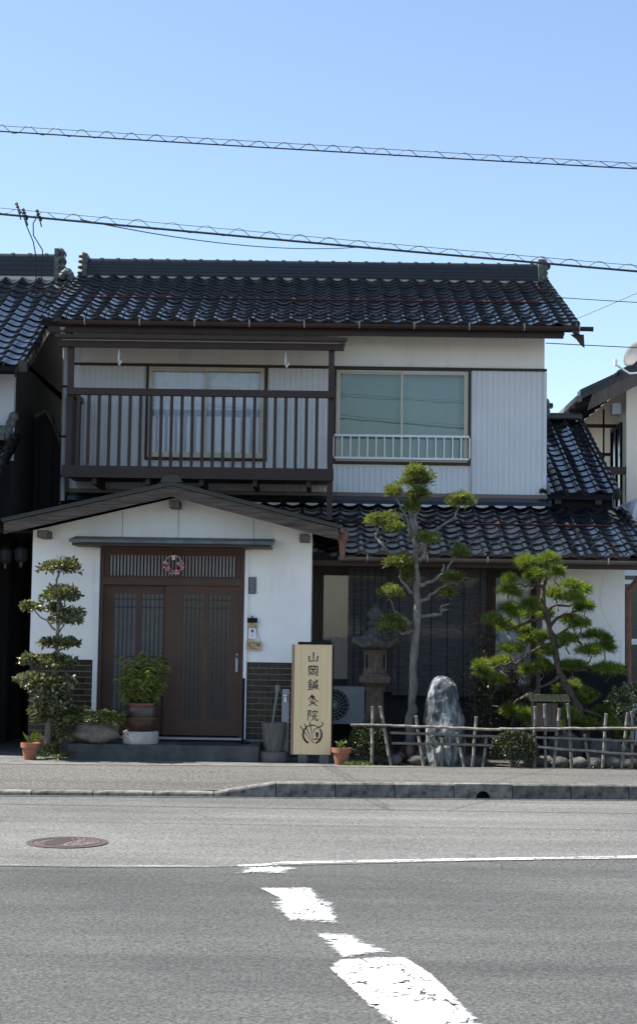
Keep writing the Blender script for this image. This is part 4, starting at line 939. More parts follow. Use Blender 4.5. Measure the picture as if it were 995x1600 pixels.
def bendY(br, pads, start):
    """let a branch swing forward or back to the pad it carries"""
    e = br[-1]; best = min(pads, key=lambda q: (q[0]-e[0])**2+(q[2]-e[2])**2); n = len(br)-1
    return [(x, start+(best[1]-start)*(i/n), z) for i, (x,y,z) in enumerate(br)]

random.seed(21)
# tall pruned tree
ta = thing('pruned_tree', 'tall cloud pruned tree with bare grey trunk in front of the reed blinds', 'tree', (1.0,18.6,.14))
mb = MB(); woody(mb, TALL_TRUNK, .068, .024, 9, 3, .02); mb.build('trunk', 'bark', ta, smooth=True)
for i, b in enumerate(TALL_BRANCHES):
    b2 = bendY(b, TALL_PADS, 18.6); r = .036 if i in (0,) else .026
    if i == 11: r = .036
    mb = MB(); woody(mb, b2, r, .010, 6, i, .012); mb.build('branch', 'bark', ta, smooth=True)
for (x,y,z,rx,rz) in TALL_PADS:
    mb = MB(); leaf_pad(mb, (x,y,z), (rx*.98, rx*.92, rz*1.35), int(560+rx*rx*28000), .082, .0110, .55, .35, .35, .8)
    mb.build('foliage_pad', 'podo', ta, recalc=False)
# pine
tp = thing('pine_tree', 'leaning garden pine with many needle clumps in front of the white wall', 'tree', (3.1,18.65,.14))
mb = MB(); woody(mb, list(reversed(PINE_TRUNK+[(3.13,18.65,.12)])), .072, .028, 8, 5, .012); mb.build('trunk', 'pinebark', tp, smooth=True)
for i, b in enumerate(PINE_BRANCHES):
    mb = MB(); woody(mb, bendY(b, PINE_PADS, 18.65), .026, .008, 6, 40+i, .016); mb.build('branch', 'pinebark', tp, smooth=True)
for (x,y,z,rx,rz) in PINE_PADS:
    mb = MB(); pine_pad(mb, (x,y,z), (rx*1.02, rx*1.0, rz*1.30), int(13+rx*165), 42, .100, .0056)
    for s_ in range(1): pine_pad(mb, (x+U(-1.1,1.1)*rx, y+U(-.1,.1), z+U(-1.0,1.0)*rz), (rx*.45, rx*.45, rz*.7), int(2+rx*26), 36, .095, .0056)
    mb.build('foliage_pad', 'pine', tp, recalc=False)
    # short twig from the pad down to the nearest branch height
    MB().tube([(x,y,z-.02),(x+U(-.03,.03),y+(18.65-y)*.4,z-rz-.03),(x+U(-.06,.06),18.65,z-rz-.09)], [.006,.008,.009], 5).build('twig', 'pinebark', tp)
# camellia beside the entrance
tc_ = thing('camellia_tree', 'slim cloud pruned camellia with glossy leaves left of the doors', 'tree', (-3.27,18.25,.14))
mb = MB(); woody(mb, [(x,y-.09,z) for x,y,z in CAM_TRUNK], .040, .012, 7, 8, .008); mb.build('trunk', 'bark', tc_, smooth=True)
for i, b in enumerate(CAM_BR):
    mb = MB(); woody(mb, [(x,y-.09,z) for x,y,z in b], .014, .006, 6, 60+i, .008); mb.build('branch', 'bark', tc_, smooth=True)
for (x,y,z,rx,rz) in CAM_PADS:
    if z < 1.1: rx *= 1.02; rz *= 1.2
    y -= .09; mb = MB(); leaf_pad(mb, (x,y,z), (rx*1.15, rx*.95, rz*1.35), int(190+rx*rx*14000), .066, .036, .25, .5, .3, 1.0)
    mb.build('foliage_pad', 'camellia', tc_, recalc=False)
# fern fronds helper
def fronds(mb, c, n, L, spread=1.0, droop=1.0, leafL=.045):
    for k in range(n):
        a = U(0,6.283); up = U(.35,1.0); d = Vector((math.cos(a)*spread,math.sin(a)*spread,up)).normalized(); l = L*U(.6,1.1); p = Vector(c)+Vector((U(-.03,.03),U(-.03,.03),0))
        for j in range(1,11):
            t = j/10; q = p+d*l*t+Vector((0,0,-droop*l*.55*t*t)); sd = d.cross(Vector((0,0,1))).normalized()
            for s in (-1,1): blade(mb, q, sd*s+d*.45+Vector((0,0,U(-.3,.1))), leafL*(1.15-t*.75), .012, .3)
fr = thing('fern', 'green fern growing at the foot of the camellia by the doorstep', 'fern', (-3.12,18.12,.15))
mb = MB(); fronds(mb, (-3.11,18.14,.16), 30, .42, 1, 1, .06); fronds(mb, (-3.08,18.2,.40), 18, .32, 1, 1.2, .06); fronds(mb, (-3.02,18.3,.70), 24, .34, 1, 1.2, .06); mb.build('fronds', 'fern', fr, recalc=False)
# rock planter with ferns
rp = thing('rock_planter', 'hollow rock planter with ferns on the left end of the doorstep', 'planter', (-2.75,18.36,.318))
def rock_mesh(mb, c, r, seed, n=14, m=9, rough=.16, flat=True):
    rr = random.Random(seed); ks = [(rr.uniform(1.2,4),rr.uniform(1.2,4),rr.uniform(1.2,4),rr.uniform(0,6.28),rr.uniform(.3,1)) for _ in range(6)]
    vs = []
    for i in range(m+1):
        th = math.pi*i/m
        for j in range(n):
            f = 2*math.pi*j/n; d = Vector((math.sin(th)*math.cos(f),math.sin(th)*math.sin(f),-math.cos(th)))
            q = 1+rough*sum(a4*math.sin(a*d.x*2+b*d.y*2+c_*d.z*2+e) for a,b,c_,e,a4 in ks)/2.2
            z = d.z*r[2]*q
            if flat and z < -r[2]*.75: z = -r[2]*.75
            vs.append((c[0]+d.x*r[0]*q, c[1]+d.y*r[1]*q, c[2]+z))
    fs = [(i*n+j,i*n+(j+1)%n,(i+1)*n+(j+1)%n,(i+1)*n+j) for i in range(m) for j in range(n)]
    return mb.add(vs, fs)
rock_mesh(MB(), (-2.755,18.36,.44), (.315,.20,.16), 7, 20, 12).build('rock', 'planterrock', rp, smooth=True, angle=60)
mb = MB()
for k in range(7): fronds(mb, (-2.98+k*.085,18.20+U(-.06,.06),.62), 20, .38, 1.0, 1.0, .085)
fronds(mb, (-2.55,18.2,.58), 16, .34, 1, 1.7, .065); mb.build('fern_fronds', 'fern', rp, recalc=False)
# stacked pots with dwarf bamboo
pt = thing('potted_bamboo', 'dwarf bamboo in a brown glazed bowl on a concrete drum before the left door', 'potted plant', (-2.205,18.40,.318))
MB().lathe([(.205,0),(.212,.02),(.212,.13),(.20,.145)], (0,0,0), 28).build('concrete_drum', 'kerbpale', pt, smooth=True, angle=40, local=True)
MB().lathe([(.16,.146),(.205,.20),(.215,.285),(.245,.292),(.245,.312),(.205,.318),(.213,.42),(.205,.44),(.16,.44)], (0,0,0), 28).build('bowl', 'brownglaze', pt, smooth=True, angle=35, local=True)
MB().lathe([(.15,.44),(.165,.475),(.15,.475),(.14,.455)], (0,0,0), 24).build('terracotta_rim', 'terracotta', pt, smooth=True, angle=35, local=True)
mb = MB(); st_ = MB()
for k in range(80):
    a = U(0,6.28); r0 = .13*math.sqrt(random.random()); h = U(.25,.72)*(1-.25*r0/.11); lean = r0*1.25
    top = Vector((math.cos(a)*(r0+lean), math.sin(a)*(r0+lean), .46+h)); b0 = Vector((math.cos(a)*r0, math.sin(a)*r0, .46))
    st_.tube([b0, b0.lerp(top,.5)+Vector((0,0,.03)), top], [.004,.003,.002], 4)
    for j in range(26):
        t = U(.25,1.05); q = b0.lerp(top,t); d = rnd_dir(); d.z = d.z*.4-.05
        blade(mb, q, d, U(.08,.14), .018, .8)
mb.build('leaves', 'bamboo', pt, recalc=False, local=True); st_.build('stems', 'fern', pt, local=True)

def pot(name, label, loc, r, h, plant):
    t = thing(name, label, 'potted plant', loc)
    MB().lathe([(r*.68,0),(r*.92,h*.72),(r*1.06,h*.73),(r*1.08,h),(r*.95,h),(r*.9,h*.85)], (0,0,0), 22).build('pot', 'terracotta', t, smooth=True, angle=35, local=True)
    plant(t, h); return t
def strap(t, h):
    mb = MB()
    for k in range(9):
        a = U(0,6.28); d = Vector((math.cos(a)*.55,math.sin(a)*.55,1)); p = Vector((0,0,h*.85))
        blade(mb, p+d*.01, d, U(.14,.24), .035, .6)
    mb.build('leaves', 'grass', t, recalc=False, local=True)
def succ(t, h):
    mb = MB()
    for k in range(60):
        d = rnd_dir(); d.z = abs(d.z)+.4; p = Vector((U(-.05,.05),U(-.05,.05),h*.85+U(0,.10))); blade(mb, p, d, U(.04,.08), .022, .2)
    mb.build('leaves', 'grass', t, recalc=False, local=True)
pot('potted_plant', 'terracotta pot with strap leaves at the far left corner', (-3.44,18.02,.14), .105, .19, strap)
pot('potted_plant', 'small terracotta pot with a leafy plant right of the sign board', (.178,18.0,.14), .108, .19, succ)

# clipped shrubs
def clipped(name, label, c, r, n, m='bush', L=.030, w=.018):
    t = thing(name, label, 'shrub', (c[0],c[1],.14)); mb = MB()
    rr = [(rnd_dir(), U(-.05,.07)) for _ in range(14)]
    for i in range(n):
        v = rnd_dir()
        if v.z < -.55: v.z *= -1
        k = U(.78,1.0) if random.random() < .8 else U(.3,.8)
        k *= 1+sum(a*max(0,v.dot(q))**3 for q,a in rr)
        p = Vector((c[0]+v.x*r[0]*k, c[1]+v.y*r[1]*k, c[2]+v.z*r[2]*k)); blade(mb, p, v*.7+rnd_dir()*.8, L*U(.7,1.3), w, .1)
    mb.build('foliage', m, t, recalc=False)
    mb = MB()
    for k in range(7): mb.tube([(c[0]+U(-.03,.03),c[1]+U(-.03,.03),.12),(c[0]+U(-.6,.6)*r[0],c[1]+U(-.5,.5)*r[1],c[2]+U(-.2,.3)*r[2])], [.012,.005], 5)
    mb.build('stems', 'pinebark', t)
clipped('clipped_shrub', 'round clipped dark shrub behind the terracotta pot and left fence end', (.515,18.18,.36), (.26,.22,.25), 4200)
clipped('clipped_shrub', 'low clipped shrub at the gap in the bamboo fence', (2.18,18.02,.345), (.27,.20,.20), 3800)
clipped('glossy_shrub', 'glossy leaved shrub at the right edge behind the fence', (3.68,18.7,.72), (.34,.3,.38), 1500, 'camellia', .06, .034)
# nandina thickets with red tips behind the pine
for (cx, cy, hh, n, lab, red) in ((1.95,19.25,2.0,12,'tall thin nandina with red leaf tips left of the pine',1),(2.25,19.35,1.45,12,'thin leafy nandina stems in front of the curtained window',1),(1.65,19.3,1.35,5,'sparse nandina stems between standing stone and pine',0)):
    t = thing('nandina', lab, 'shrub', (cx,cy,.14)); sm = MB(); lm = MB(); rm_ = MB()
    for k in range(n):
        b0 = Vector((cx+U(-.12,.12),cy+U(-.1,.1),.14)); tp_ = b0+Vector((U(-.22,.22),U(-.15,.15),hh*U(.6,1)-.14))
        sm.tube([b0,b0.lerp(tp_,.5)+Vector((U(-.03,.03),0,0)),tp_],[.008,.006,.004],5)
        for j in range(150 if red else 90):
            q = b0.lerp(tp_,U(.30,1.0))+rnd_dir()*U(.0,.20); blade(lm, q, rnd_dir()+Vector((0,0,-.1)), U(.035,.065), .02, .4)
        if red and k % 3 == 0:
            for j in range(60): q = tp_+Vector((U(-.09,.09),U(-.06,.06),U(-.14,.10))); blade(rm_, q, rnd_dir(), U(.025,.045), .016, .2)
    sm.build('stems', 'pinebark', t); lm.build('leaves', 'nandina', t, recalc=False)
    if rm_.v: rm_.build('red_leaves', 'redleaf', t, recalc=False)
wb = MB()
for k in range(500): p = Vector((.36+U(-.16,.16),17.86+U(-.05,.08),.14)); blade(wb, p, rnd_dir()+Vector((0,0,1.2)), U(.03,.08), .014, .4)
for k in range(260): p = Vector((U(.2,3.8),17.95+U(-.05,.3),.14)); blade(wb, p, rnd_dir()+Vector((0,0,1.2)), U(.02,.05), .01, .4)
o = wb.build('weeds', 'grass', recalc=False); stuff(o); tag(o, 'low green weeds along the garden edge', 'weeds')

# ================================================================== garden furniture and stones
fe = thing('bamboo_fence', 'low grey bamboo fence tied across the garden front', 'fence', (1.95,17.95,.14))
def cane_mb(mb, a, b, r):
    a, b = Vector(a), Vector(b); L = (b-a).length; n = max(2,int(L/.13)); pts = []; rad = []
    for i in range(n+1):
        q = a.lerp(b,i/n)+Vector((U(-.004,.004),U(-.003,.003),U(-.004,.004)))
        for o, k in ((-.006,1.0),(0,1.14),(.006,1.0)):
            pts.append(q+(b-a).normalized()*o); rad.append(r*k)
    mb.tube(pts, rad, 7)
for a, b in FENCE_POSTS:
    mb = MB(); cane_mb(mb, (b[0],b[1]+U(-.01,.02),.12), a, .0185); mb.build('post', 'cane', fe, smooth=True, angle=60)
for rr_ in FENCE_RAILS:
    for i in range(len(rr_)-1):
        mb = MB(); cane_mb(mb, (rr_[i][0],rr_[i][1]-.005,rr_[i][2]), (rr_[i+1][0],rr_[i+1][1]-.005,rr_[i+1][2]), .0155); mb.build('rail', 'cane', fe, smooth=True, angle=60)
for a, b in FENCE_POSTS:
    for rr_ in FENCE_RAILS:
        for i in range(len(rr_)-1):
            (xa,_,za),(xb,_,zb) = rr_[i], rr_[i+1]
            for s in range(21):
                z = b[2]+(a[2]-b[2])*s/20; x = b[0]+(a[0]-b[0])*s/20
                if xa <= x <= xb and abs(z-(za+(zb-za)*(x-xa)/(xb-xa))) < .016:
                    MB().lathe([(.024,-.012),(.026,0),(.024,.012)], (x,17.935,z), 8).build('knot', 'black', fe); break
# stone lantern
ln = thing('stone_lantern', 'tall stone garden lantern with mossy curved roof left of the tall tree', 'lantern', (.585,19.0,.14))
c = (.585,19.0,0); hx = 6; q30 = math.pi/6
MB().lathe([(.26,.12),(.26,.26),(.20,.30),(.15,.34)], c, 6, q30).build('base', 'granite', ln, bevel=.01)
MB().lathe([(.13,.34),(.115,.60),(.125,.62),(.125,.66),(.115,.68),(.11,.95),(.125,.97),(.13,1.0)], c, 18).build('shaft', 'granite', ln, smooth=True, angle=40)
MB().lathe([(.13,1.0),(.22,1.06),(.225,1.13),(.19,1.14),(.185,1.17)], c, 6, q30).build('platform', 'granite', ln, bevel=.008)
fb = MB().lathe([(.165,1.17),(.158,1.46)], c, 6, q30).build('fire_box', 'granite', ln, bevel=.006)
for k in range(6):
    a = k*math.pi/3-math.pi/2; X = Matrix.Translation(c) @ Matrix.Rotation(a+math.pi/2,4,'Z')
    if k % 2: MB().box(-.05,.05,-.148,-.1405,1.23,1.40,X).build('opening', 'black', fb)
    else: MB().box(-.05,.05,-.147,-.1405,1.22,1.235,X).box(-.05,.05,-.147,-.1405,1.395,1.41,X).box(-.052,-.04,-.147,-.1405,1.235,1.395,X).box(.04,.052,-.147,-.1405,1.235,1.395,X).build('carved_panel', 'granite', fb)
mb = MB(); rings = []
for (r, z, up) in ((.10,1.455,0),(.27,1.465,.03),(.33,1.49,.07),(.315,1.545,.075),(.20,1.60,.02),(.12,1.68,0),(.075,1.735,0)):
    for k in range(24):
        a = 2*math.pi*k/24+q30; cor = abs(math.cos(3*(a-q30)))**3
        mb.v.append((c[0]+r*(.88+.14*cor)*math.cos(a), c[1]+r*(.88+.14*cor)*math.sin(a), z+up*cor))
for i in range(6):
    for k in range(24): mb.f.append((i*24+k,i*24+(k+1)%24,(i+1)*24+(k+1)%24,(i+1)*24+k))
mb.build('roof', 'granite_dark', ln, smooth=True, angle=50)
MB().lathe([(.06,1.73),(.10,1.76),(.105,1.79),(.06,1.81),(.075,1.83),(.105,1.87),(.10,1.92),(.05,1.97),(.012,2.03)], c, 14).build('finial', 'granite_dark', ln, smooth=True)
# standing stone
ss = MB(); prof = [(0,.25,.22),(.1,.25,.24),(.3,.25,.23),(.5,.235,.2),(.65,.215,.18),(.78,.20,.16),(.89,.175,.14),(.97,.125,.10),(1.02,.045,.04)]
rr = random.Random(9); n = 20
for i, (t, rx, ry) in enumerate(prof):
    z = .12+t*1.03
    for j in range(n):
        a = 2*math.pi*j/n; w_ = 1+.05*math.sin(3*a+t*4)+.04*math.sin(5*a+7*t)+.03*rr.uniform(-1,1)
        ss.v.append((1.365+.02*math.sin(t*5)+rx*w_*math.cos(a), 18.2+ry*w_*math.sin(a), z+.02*rr.uniform(-1,1)))
for i in range(len(prof)-1):
    for j in range(n): ss.f.append((i*n+j,i*n+(j+1)%n,(i+1)*n+(j+1)%n,(i+1)*n+j))
ss.f.append(tuple(range((len(prof)-1)*n,len(prof)*n)))
o = ss.build('standing_stone', 'marble', smooth=True); sb = o.modifiers.new('sub','SUBSURF'); sb.levels = 3; sb.render_levels = 3
tx = bpy.data.textures.new('stone_relief','CLOUDS'); tx.noise_scale = .16; tx.noise_depth = 4
dm = o.modifiers.new('relief','DISPLACE'); dm.texture = tx; dm.texture_coords = 'LOCAL'; dm.strength = .085; dm.mid_level = .5
tag(o, 'upright blue grey stone with white streaks behind the bamboo fence', 'stone')
# edging stones
ORD = 'first second third fourth fifth sixth seventh eighth ninth tenth eleventh twelfth'.split()
k = 0
for x, w_, lab in ((.80,.09,0),(1.08,.14,0),(1.44,.14,0),(1.72,.16,0),(2.40,.10,0),(2.55,.13,0),(2.72,.11,0),(2.93,.12,0),(3.13,.11,0),(3.34,.13,0),(3.56,.11,0),(3.76,.12,0)):
    o = rock_mesh(MB(), (x,18.12+U(-.04,.05),.185), (w_,.10,.075), 100+k, 12, 8).build('edging_stone', 'rock', smooth=True, angle=60)
    tag(o, ORD[k]+' rounded grey edging stone from the left at the bamboo fence foot', 'stone', 'edging stones along the garden front'); k += 1
for x, y, z, r, lab in ((2.86,18.55,.30,(.22,.15,.22),'large dark garden rock behind the fence below the pine'),(3.35,18.5,.26,(.26,.2,.2),'wide dark garden rock behind the right part of the fence'),(1.05,18.35,.22,(.22,.12,.11),'flat grey rock at the foot of the tall tree')):
    tag(rock_mesh(MB(), (x,y,z), r, int(x*100), 16, 10, .2).build('garden_rock', 'rock', smooth=True, angle=60), lab, 'rock')
# brown jar at the trunk foot
tag(MB().lathe([(.075,.13),(.10,.2),(.105,.30),(.085,.36),(.09,.38)], (.99,18.32,0), 16).build('clay_jar', 'brownglaze', smooth=True, angle=40), 'dark brown clay jar before the tall tree trunk', 'jar')
# roofed notice box in the garden
nb = thing('roofed_box', 'small wooden box with mossy shingle roof behind the fence', 'garden box', (2.64,18.55,.14))
MB().box(2.44,2.47,18.5,18.53,.14,.90).build('post', 'oldwood2', nb); MB().box(2.82,2.85,18.5,18.53,.14,.90).build('post', 'oldwood2', nb)
MB().box(2.50,2.76,18.5,18.62,.52,.86).build('cabinet', 'rust', nb, bevel=.006)
MB().box(2.53,2.73,18.494,18.499,.55,.83).build('cabinet_door', 'oldwood2', nb)
for k in range(9):
    x = 2.40+k*.054
    MB().prismx([(18.36,.885),(18.36,.900),(18.55,.965),(18.72,.91),(18.72,.895),(18.55,.95)], x, x+.050).build('shingle', 'mossroof', nb)
# air conditioner
ac = thing('air_conditioner', 'white outdoor air conditioner unit behind the sign board', 'air conditioner', (.12,19.95,.45))
MB().box(-.25,.48,19.82,20.12,.49,.97).build('case', 'acwhite', ac, bevel=.012)
MB().lathe([(.205,-.004),(.205,.0)], (0,0,0), 32, X=Matrix.Translation((.08,19.815,.735)) @ Matrix.Rotation(R(90),4,'X')).build('fan_opening', 'black', ac)
gr = MB()
for r in (.06,.10,.14,.18,.207):
    gr.tube([(.08+r*math.cos(2*math.pi*k/28),19.805,.735+r*math.sin(2*math.pi*k/28)) for k in range(29)], .0032 if r < .2 else .006, 5)
for k in range(20):
    a = 2*math.pi*k/20; gr.tube([(.08+.03*math.cos(a),19.803,.735+.03*math.sin(a)),(.08+.12*math.cos(a+.35),19.803,.735+.12*math.sin(a+.35)),(.08+.205*math.cos(a+.5),19.803,.735+.205*math.sin(a+.5))], .003, 4)
gr.lathe([(.03,0),(.03,.01)], (0,0,0), 12, X=Matrix.Translation((.08,19.81,.735)) @ Matrix.Rotation(R(90),4,'X'))
gr.build('fan_grille', 'greymetal', ac)
MB().box(.30,.40,19.815,19.819,.90,.92).build('badge', 'greymetal', ac)
for x in (-.15,.38): MB().box(x-.05,x+.05,19.85,20.1,.14,.49).build('stand', 'concrete', ac)

# ================================================================== things by the door
sg = thing('sign_board', 'tall pale wooden sign board with black brush characters beside the entrance', 'sign', (-.17,18.12,.235), rot=(R(-3.0),0,R(1)))
MB().box(-.215,.225,0,.03,0,1.285).build('board', 'signwood', sg, local=True, bevel=.004)
MB().box(-.248,-.216,.004,.07,0,1.283).build('side_board', 'signside', sg, local=True)
MB().box(.226,.245,.012,.07,0,1.27).build('side_board', 'black', sg, local=True)
MB().box(-.18,.215,-.012,.06,1.287,1.315).build('cap', 'black', sg, local=True, bevel=.004)
MB().box(-.20,.21,.05,.09,.1,1.2).build('back_brace', 'signside', sg, local=True)
for a, b in ((-.16,-.05),(.09,.205)): MB().box(a,b,-.02,.10,-.10,-.002).build('foot_block', 'concrete', sg, local=True, bevel=.005)
KAN = [[[(.5,.95),(.5,.18)],[(.13,.62),(.14,.14),(.84,.2)],[(.87,.62),(.84,.06)]],
 [[(.13,.92),(.14,.03)],[(.13,.9),(.86,.93),(.87,.04),(.76,.1)],[(.33,.8),(.4,.68)],[(.67,.83),(.58,.68)],[(.25,.62),(.77,.65)],[(.5,.62),(.5,.22)],[(.3,.46),(.3,.2),(.72,.23)],[(.7,.47),(.71,.16)]],
 [[(.28,1.0),(.02,.66)],[(.26,.96),(.46,.76)],[(.14,.68),(.38,.71)],[(.08,.5),(.44,.54)],[(.26,.7),(.26,.1)],[(.12,.4),(.17,.22)],[(.4,.42),(.34,.24)],[(.02,.06),(.46,.17)],[(.52,.74),(.97,.79)],[(.54,.74),(.52,.35),(.43,.03)],[(.58,.57),(.71,.59)],[(.59,.42),(.59,.2)],[(.58,.42),(.72,.44),(.71,.22)],[(.58,.24),(.7,.26)],[(.76,1.0),(.8,.5),(1.0,.02)],[(.94,.55),(.70,.08)],[(.86,.95),(.94,.86)]],
 [[(.46,1.0),(.08,.52)],[(.36,.85),(.63,.86),(.28,.40)],[(.4,.78),(.98,.40)],[(.28,.4),(.34,.28)],[(.74,.42),(.64,.3)],[(.5,.48),(.46,.25),(.12,.0)],[(.49,.3),(.9,.0)]],
 [[(.1,.9),(.34,.93),(.22,.68)],[(.22,.68),(.36,.5),(.24,.38)],[(.12,.92),(.12,.0)],[(.66,1.0),(.67,.88)],[(.46,.84),(.44,.7)],[(.46,.82),(.95,.85),(.88,.72)],[(.54,.64),(.82,.66)],[(.44,.46),(.95,.5)],[(.58,.46),(.54,.2),(.36,.0)],[(.74,.48),(.73,.1),(.95,.07),(.97,.24)]]]
def ribbon(mb, pts, w0, w1, y=-.002):
    P = [Vector((x,0,z)) for x,z in pts]; Q = []
    for i in range(len(P)-1):
        for k in range(5): Q.append(P[i].lerp(P[i+1],k/5))
    Q.append(P[-1]); n = len(Q); o = len(mb.v)
    for i, q in enumerate(Q):
        t = (Q[min(i+1,n-1)]-Q[max(i-1,0)]).normalized(); s = Vector((-t.z,0,t.x)); u = i/(n-1)
        w_ = w0+(w1-w0)*u; w_ *= .55+.45*math.sin(math.pi*min(1,.25+u*.75)) if u > .5 else 1
        mb.v += [(q.x+s.x*w_,y,q.z+s.z*w_),(q.x-s.x*w_,y,q.z-s.z*w_)]
    for i in range(n-1): mb.f.append((o+2*i,o+2*i+1,o+2*i+3,o+2*i+2))
for ch, zc in zip(KAN, (1.135,.975,.81,.63,.455)):
    mb = MB(); s = .135
    for stq in ch: ribbon(mb, [((x-.5)*s+.005, zc+(z-.5)*s*.98) for x,z in stq], .0085 if len(ch) < 9 else .0065, .0055)
    mb.build('character', 'ink', sg, local=True)
mb = MB(); cx, cz, r = .005, .235, .108
def arc(a0, a1, rr_, w0, w1): ribbon(mb, [(cx+rr_*math.cos(R(a0+(a1-a0)*k/24)), cz+rr_*math.sin(R(a0+(a1-a0)*k/24))) for k in range(25)], w0, w1)
arc(-115,-258,r,.013,.009); arc(105,62,r,.009,.004); arc(38,-70,r,.008,.016)
for (xa,za,xb,zb) in ((-.145,.095,.005,-.10),(-.095,.125,.012,-.10),(-.035,.145,.02,-.10)): ribbon(mb, [(cx+xa,cz+za),(cx+xb,cz+zb)], .006, .0025)
ribbon(mb, [(cx+.015,cz+.02),(cx+.02,cz+.06),(cx+.06,cz+.075),(cx+.10,cz+.09),(cx+.12,cz+.13)], .004, .004)
ribbon(mb, [(cx+.02,cz+.11),(cx+.06,cz+.085),(cx+.11,cz+.10),(cx+.125,cz+.13),(cx+.105,cz+.15)], .005, .005)
ribbon(mb, [(cx+.055,cz+.025),(cx+.055,cz-.035)], .0165, .0165); ribbon(mb, [(cx+.02,cz-.055),(cx+.09,cz-.05)], .007, .007)
mb.build('emblem', 'ink', sg, local=True)
# mortar tub, stick and tap post
tb = thing('wooden_tub', 'weathered wooden mortar tub between doorstep and sign board', 'tub', (-.62,18.25,.14))
MB().lathe([(.165,0),(.175,.02),(.175,.10),(.165,.115)], (0,0,0), 20).build('base', 'tub', tb, smooth=True, angle=35, local=True)
MB().lathe([(.10,.115),(.135,.30),(.15,.455),(.135,.455),(.115,.33)], (0,0,0), 20).build('tub', 'tub', tb, smooth=True, angle=35, local=True)
tag(MB().tube([(-.66,18.27,.40),(-.585,18.36,1.0)], .016, 8).lathe([(.03,-.04),(.034,0),(.03,.04)], (-.585,18.36,.99), 8).build('mallet', 'cane', smooth=True, angle=40), 'pale wooden mallet standing in the wooden tub', 'mallet')
tpz = thing('tap_post', 'grey metal tap post behind the wooden tub', 'tap post', (-.49,18.42,.14))
MB().box(-.045,.045,-.04,.04,0,.84).build('post', 'greymetal', tpz, local=True, bevel=.008)
MB().tube([(0,-.04,.74),(0,-.11,.74),(0,-.12,.69)], .014, 8).lathe([(.025,0),(.025,.02)], (0,-.07,.76), 8).build('tap', 'whitemetal', tpz, local=True)
um = thing('pole_stand', 'thin dark pole on a round foot beside the right door jamb', 'pole', (-1.0,18.55,.318))
MB().lathe([(.10,0),(.10,.015),(.03,.025)], (0,0,0), 16).build('foot', 'black', um, local=True); MB().tube([(0,0,.02),(.0,0,.78)], .016, 8).build('pole', 'black', um, local=True)
tag(MB().box(-1.78,-1.02,18.22,18.62,.319,.331).build('door_mat', 'rubber', bevel=.003), 'dark rubber mat on the doorstep before the right door', 'mat')
# wreath
wr = thing('wreath', 'pink flower wreath hanging over the sliding doors', 'wreath', (-1.905,18.84,2.46))
MB().tube([(.10*math.cos(2*math.pi*k/24),0,.095*math.sin(2*math.pi*k/24)+.02) for k in range(25)], .010, 6, cap=False).build('ring', 'straw', wr, local=True, smooth=True)
mb = MB(); m2 = MB(); m3 = MB(); random.seed(3)
for k in range(13):
    a = R(170+k*200/12); px, pz = .088*math.cos(a)+U(-.015,.015), .085*math.sin(a)+U(-.02,.015)+.01; tgt = m2 if k % 4 == 1 else mb
    for j in range(22): blade(tgt, Vector((px,-.012-U(0,.02),pz)), rnd_dir()+Vector((0,-.6,0)), U(.03,.05), .03, 0)
for k in range(40): a = R(U(160,380)); blade(m3, Vector((.095*math.cos(a),-.005,.095*math.sin(a)+.01)), rnd_dir(), .035, .012, .2)
mb.build('blossoms', 'pink', wr, recalc=False, local=True); m2.build('dark_blossoms', 'magenta', wr, recalc=False, local=True); m3.build('leaves', 'fern', wr, recalc=False, local=True)
MB().box(-.02,.02,-.02,-.012,.06,.115).build('bow', 'pink', wr, local=True); MB().tube([(0,-.005,.11),(0,-.005,.20)], .003, 5).build('cord', 'black', wr, local=True)
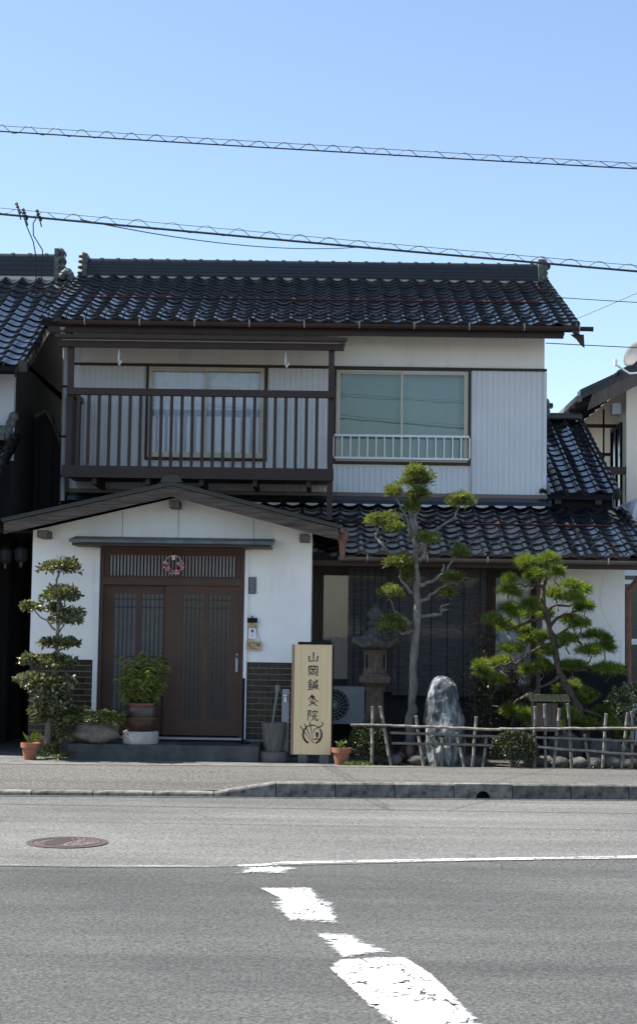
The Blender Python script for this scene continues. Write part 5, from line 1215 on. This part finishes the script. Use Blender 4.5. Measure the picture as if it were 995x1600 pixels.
# small plates on the wall
npz = thing('name_plate', 'small dark slate name plate on the white wall right of the door', 'name plate', (-.935,18.88,2.12))
MB().box(-.047,.047,0,.018,0,.205).build('plate', 'slate', npz, local=True, bevel=.003)
mb = MB(); random.seed(8)
for k in range(9): z = .03+k*.018; ribbon(mb, [(U(-.03,-.005),z),(U(.005,.03),z+U(-.01,.012))], .003, .002, -.0015)
mb.build('engraving', 'slatemark', npz, local=True)
ib = thing('door_notice', 'black hook with wooden tag and white card beside the right door jamb', 'notice', (-.925,18.87,1.57))
MB().box(-.062,.06,-.02,.02,.195,.255).build('hook_box', 'black', ib, local=True, bevel=.006); MB().tube([(-.005,0,.255),(-.005,0,.28)], .01, 6).build('hook', 'black', ib, local=True)
MB().box(-.055,.062,-.012,.0,.125,.194).build('wooden_tag', 'tagwood', ib, local=True)
mb = MB(); ribbon(mb, [(-.03,.18),(.035,.18)], .004, .003, -.014); ribbon(mb, [(-.045,.16),(0,.15),(.02,.14)], .003, .003, -.014); ribbon(mb, [(.03,.155),(.05,.15)], .009, .008, -.014); mb.build('tag_print', 'ink', ib, local=True)
MB().box(-.043,.043,-.012,.004,0,.124).build('card', 'card', ib, local=True, bevel=.003)
mb = MB(); mb.add([(.02*math.cos(2*math.pi*k/16),-.014,.095+.02*math.sin(2*math.pi*k/16)) for k in range(16)], [tuple(range(16))])
for z in (.06,.045,.03): ribbon(mb, [(-.022,z),(.022,z)], .002, .002, -.014)
mb.build('card_print', 'slate', ib, local=True)
op = thing('hanging_sign', 'small wooden sign reading open for business hanging under the white card', 'sign', (-.905,18.86,1.49), rot=(0,R(4),0))
MB().box(-.093,.093,-.008,.008,-.058,.056).build('board', 'tagwood', op, local=True, bevel=.003)
MB().tube([(-.08,0,.055),(-.01,.01,.21)], .002, 4).tube([(.08,0,.055),(.01,.01,.21)], .002, 4).build('cord', 'black', op, local=True)
def text(body, size, x, y, z, m, parent, spacing=1.0):
    c_ = bpy.data.curves.new('txt','FONT'); c_.body = body; c_.size = size; c_.align_x = 'CENTER'; c_.space_character = spacing; c_.offset = size*.018
    o = bpy.data.objects.new('tmp', c_); COL.objects.link(o); dg = bpy.context.evaluated_depsgraph_get()
    me = bpy.data.meshes.new_from_object(o.evaluated_get(dg)); bpy.data.objects.remove(o)
    me.materials.clear(); me.materials.append(M[m]); t = bpy.data.objects.new('lettering', me); COL.objects.link(t); t.parent = parent
    t.location = (x,y,z); t.rotation_euler = (R(90),0,0); return t
text('営業中', .056, 0, -.0095, -.012, 'ink', op, 1.02)
mb = MB(); ribbon(mb, [(-.045,-.035),(.045,-.036)], .005, .004, -.0095); mb.build('small_print', 'ink', op, local=True)
for o in list(bpy.data.objects):
    if 'origin' in o: del o['origin']
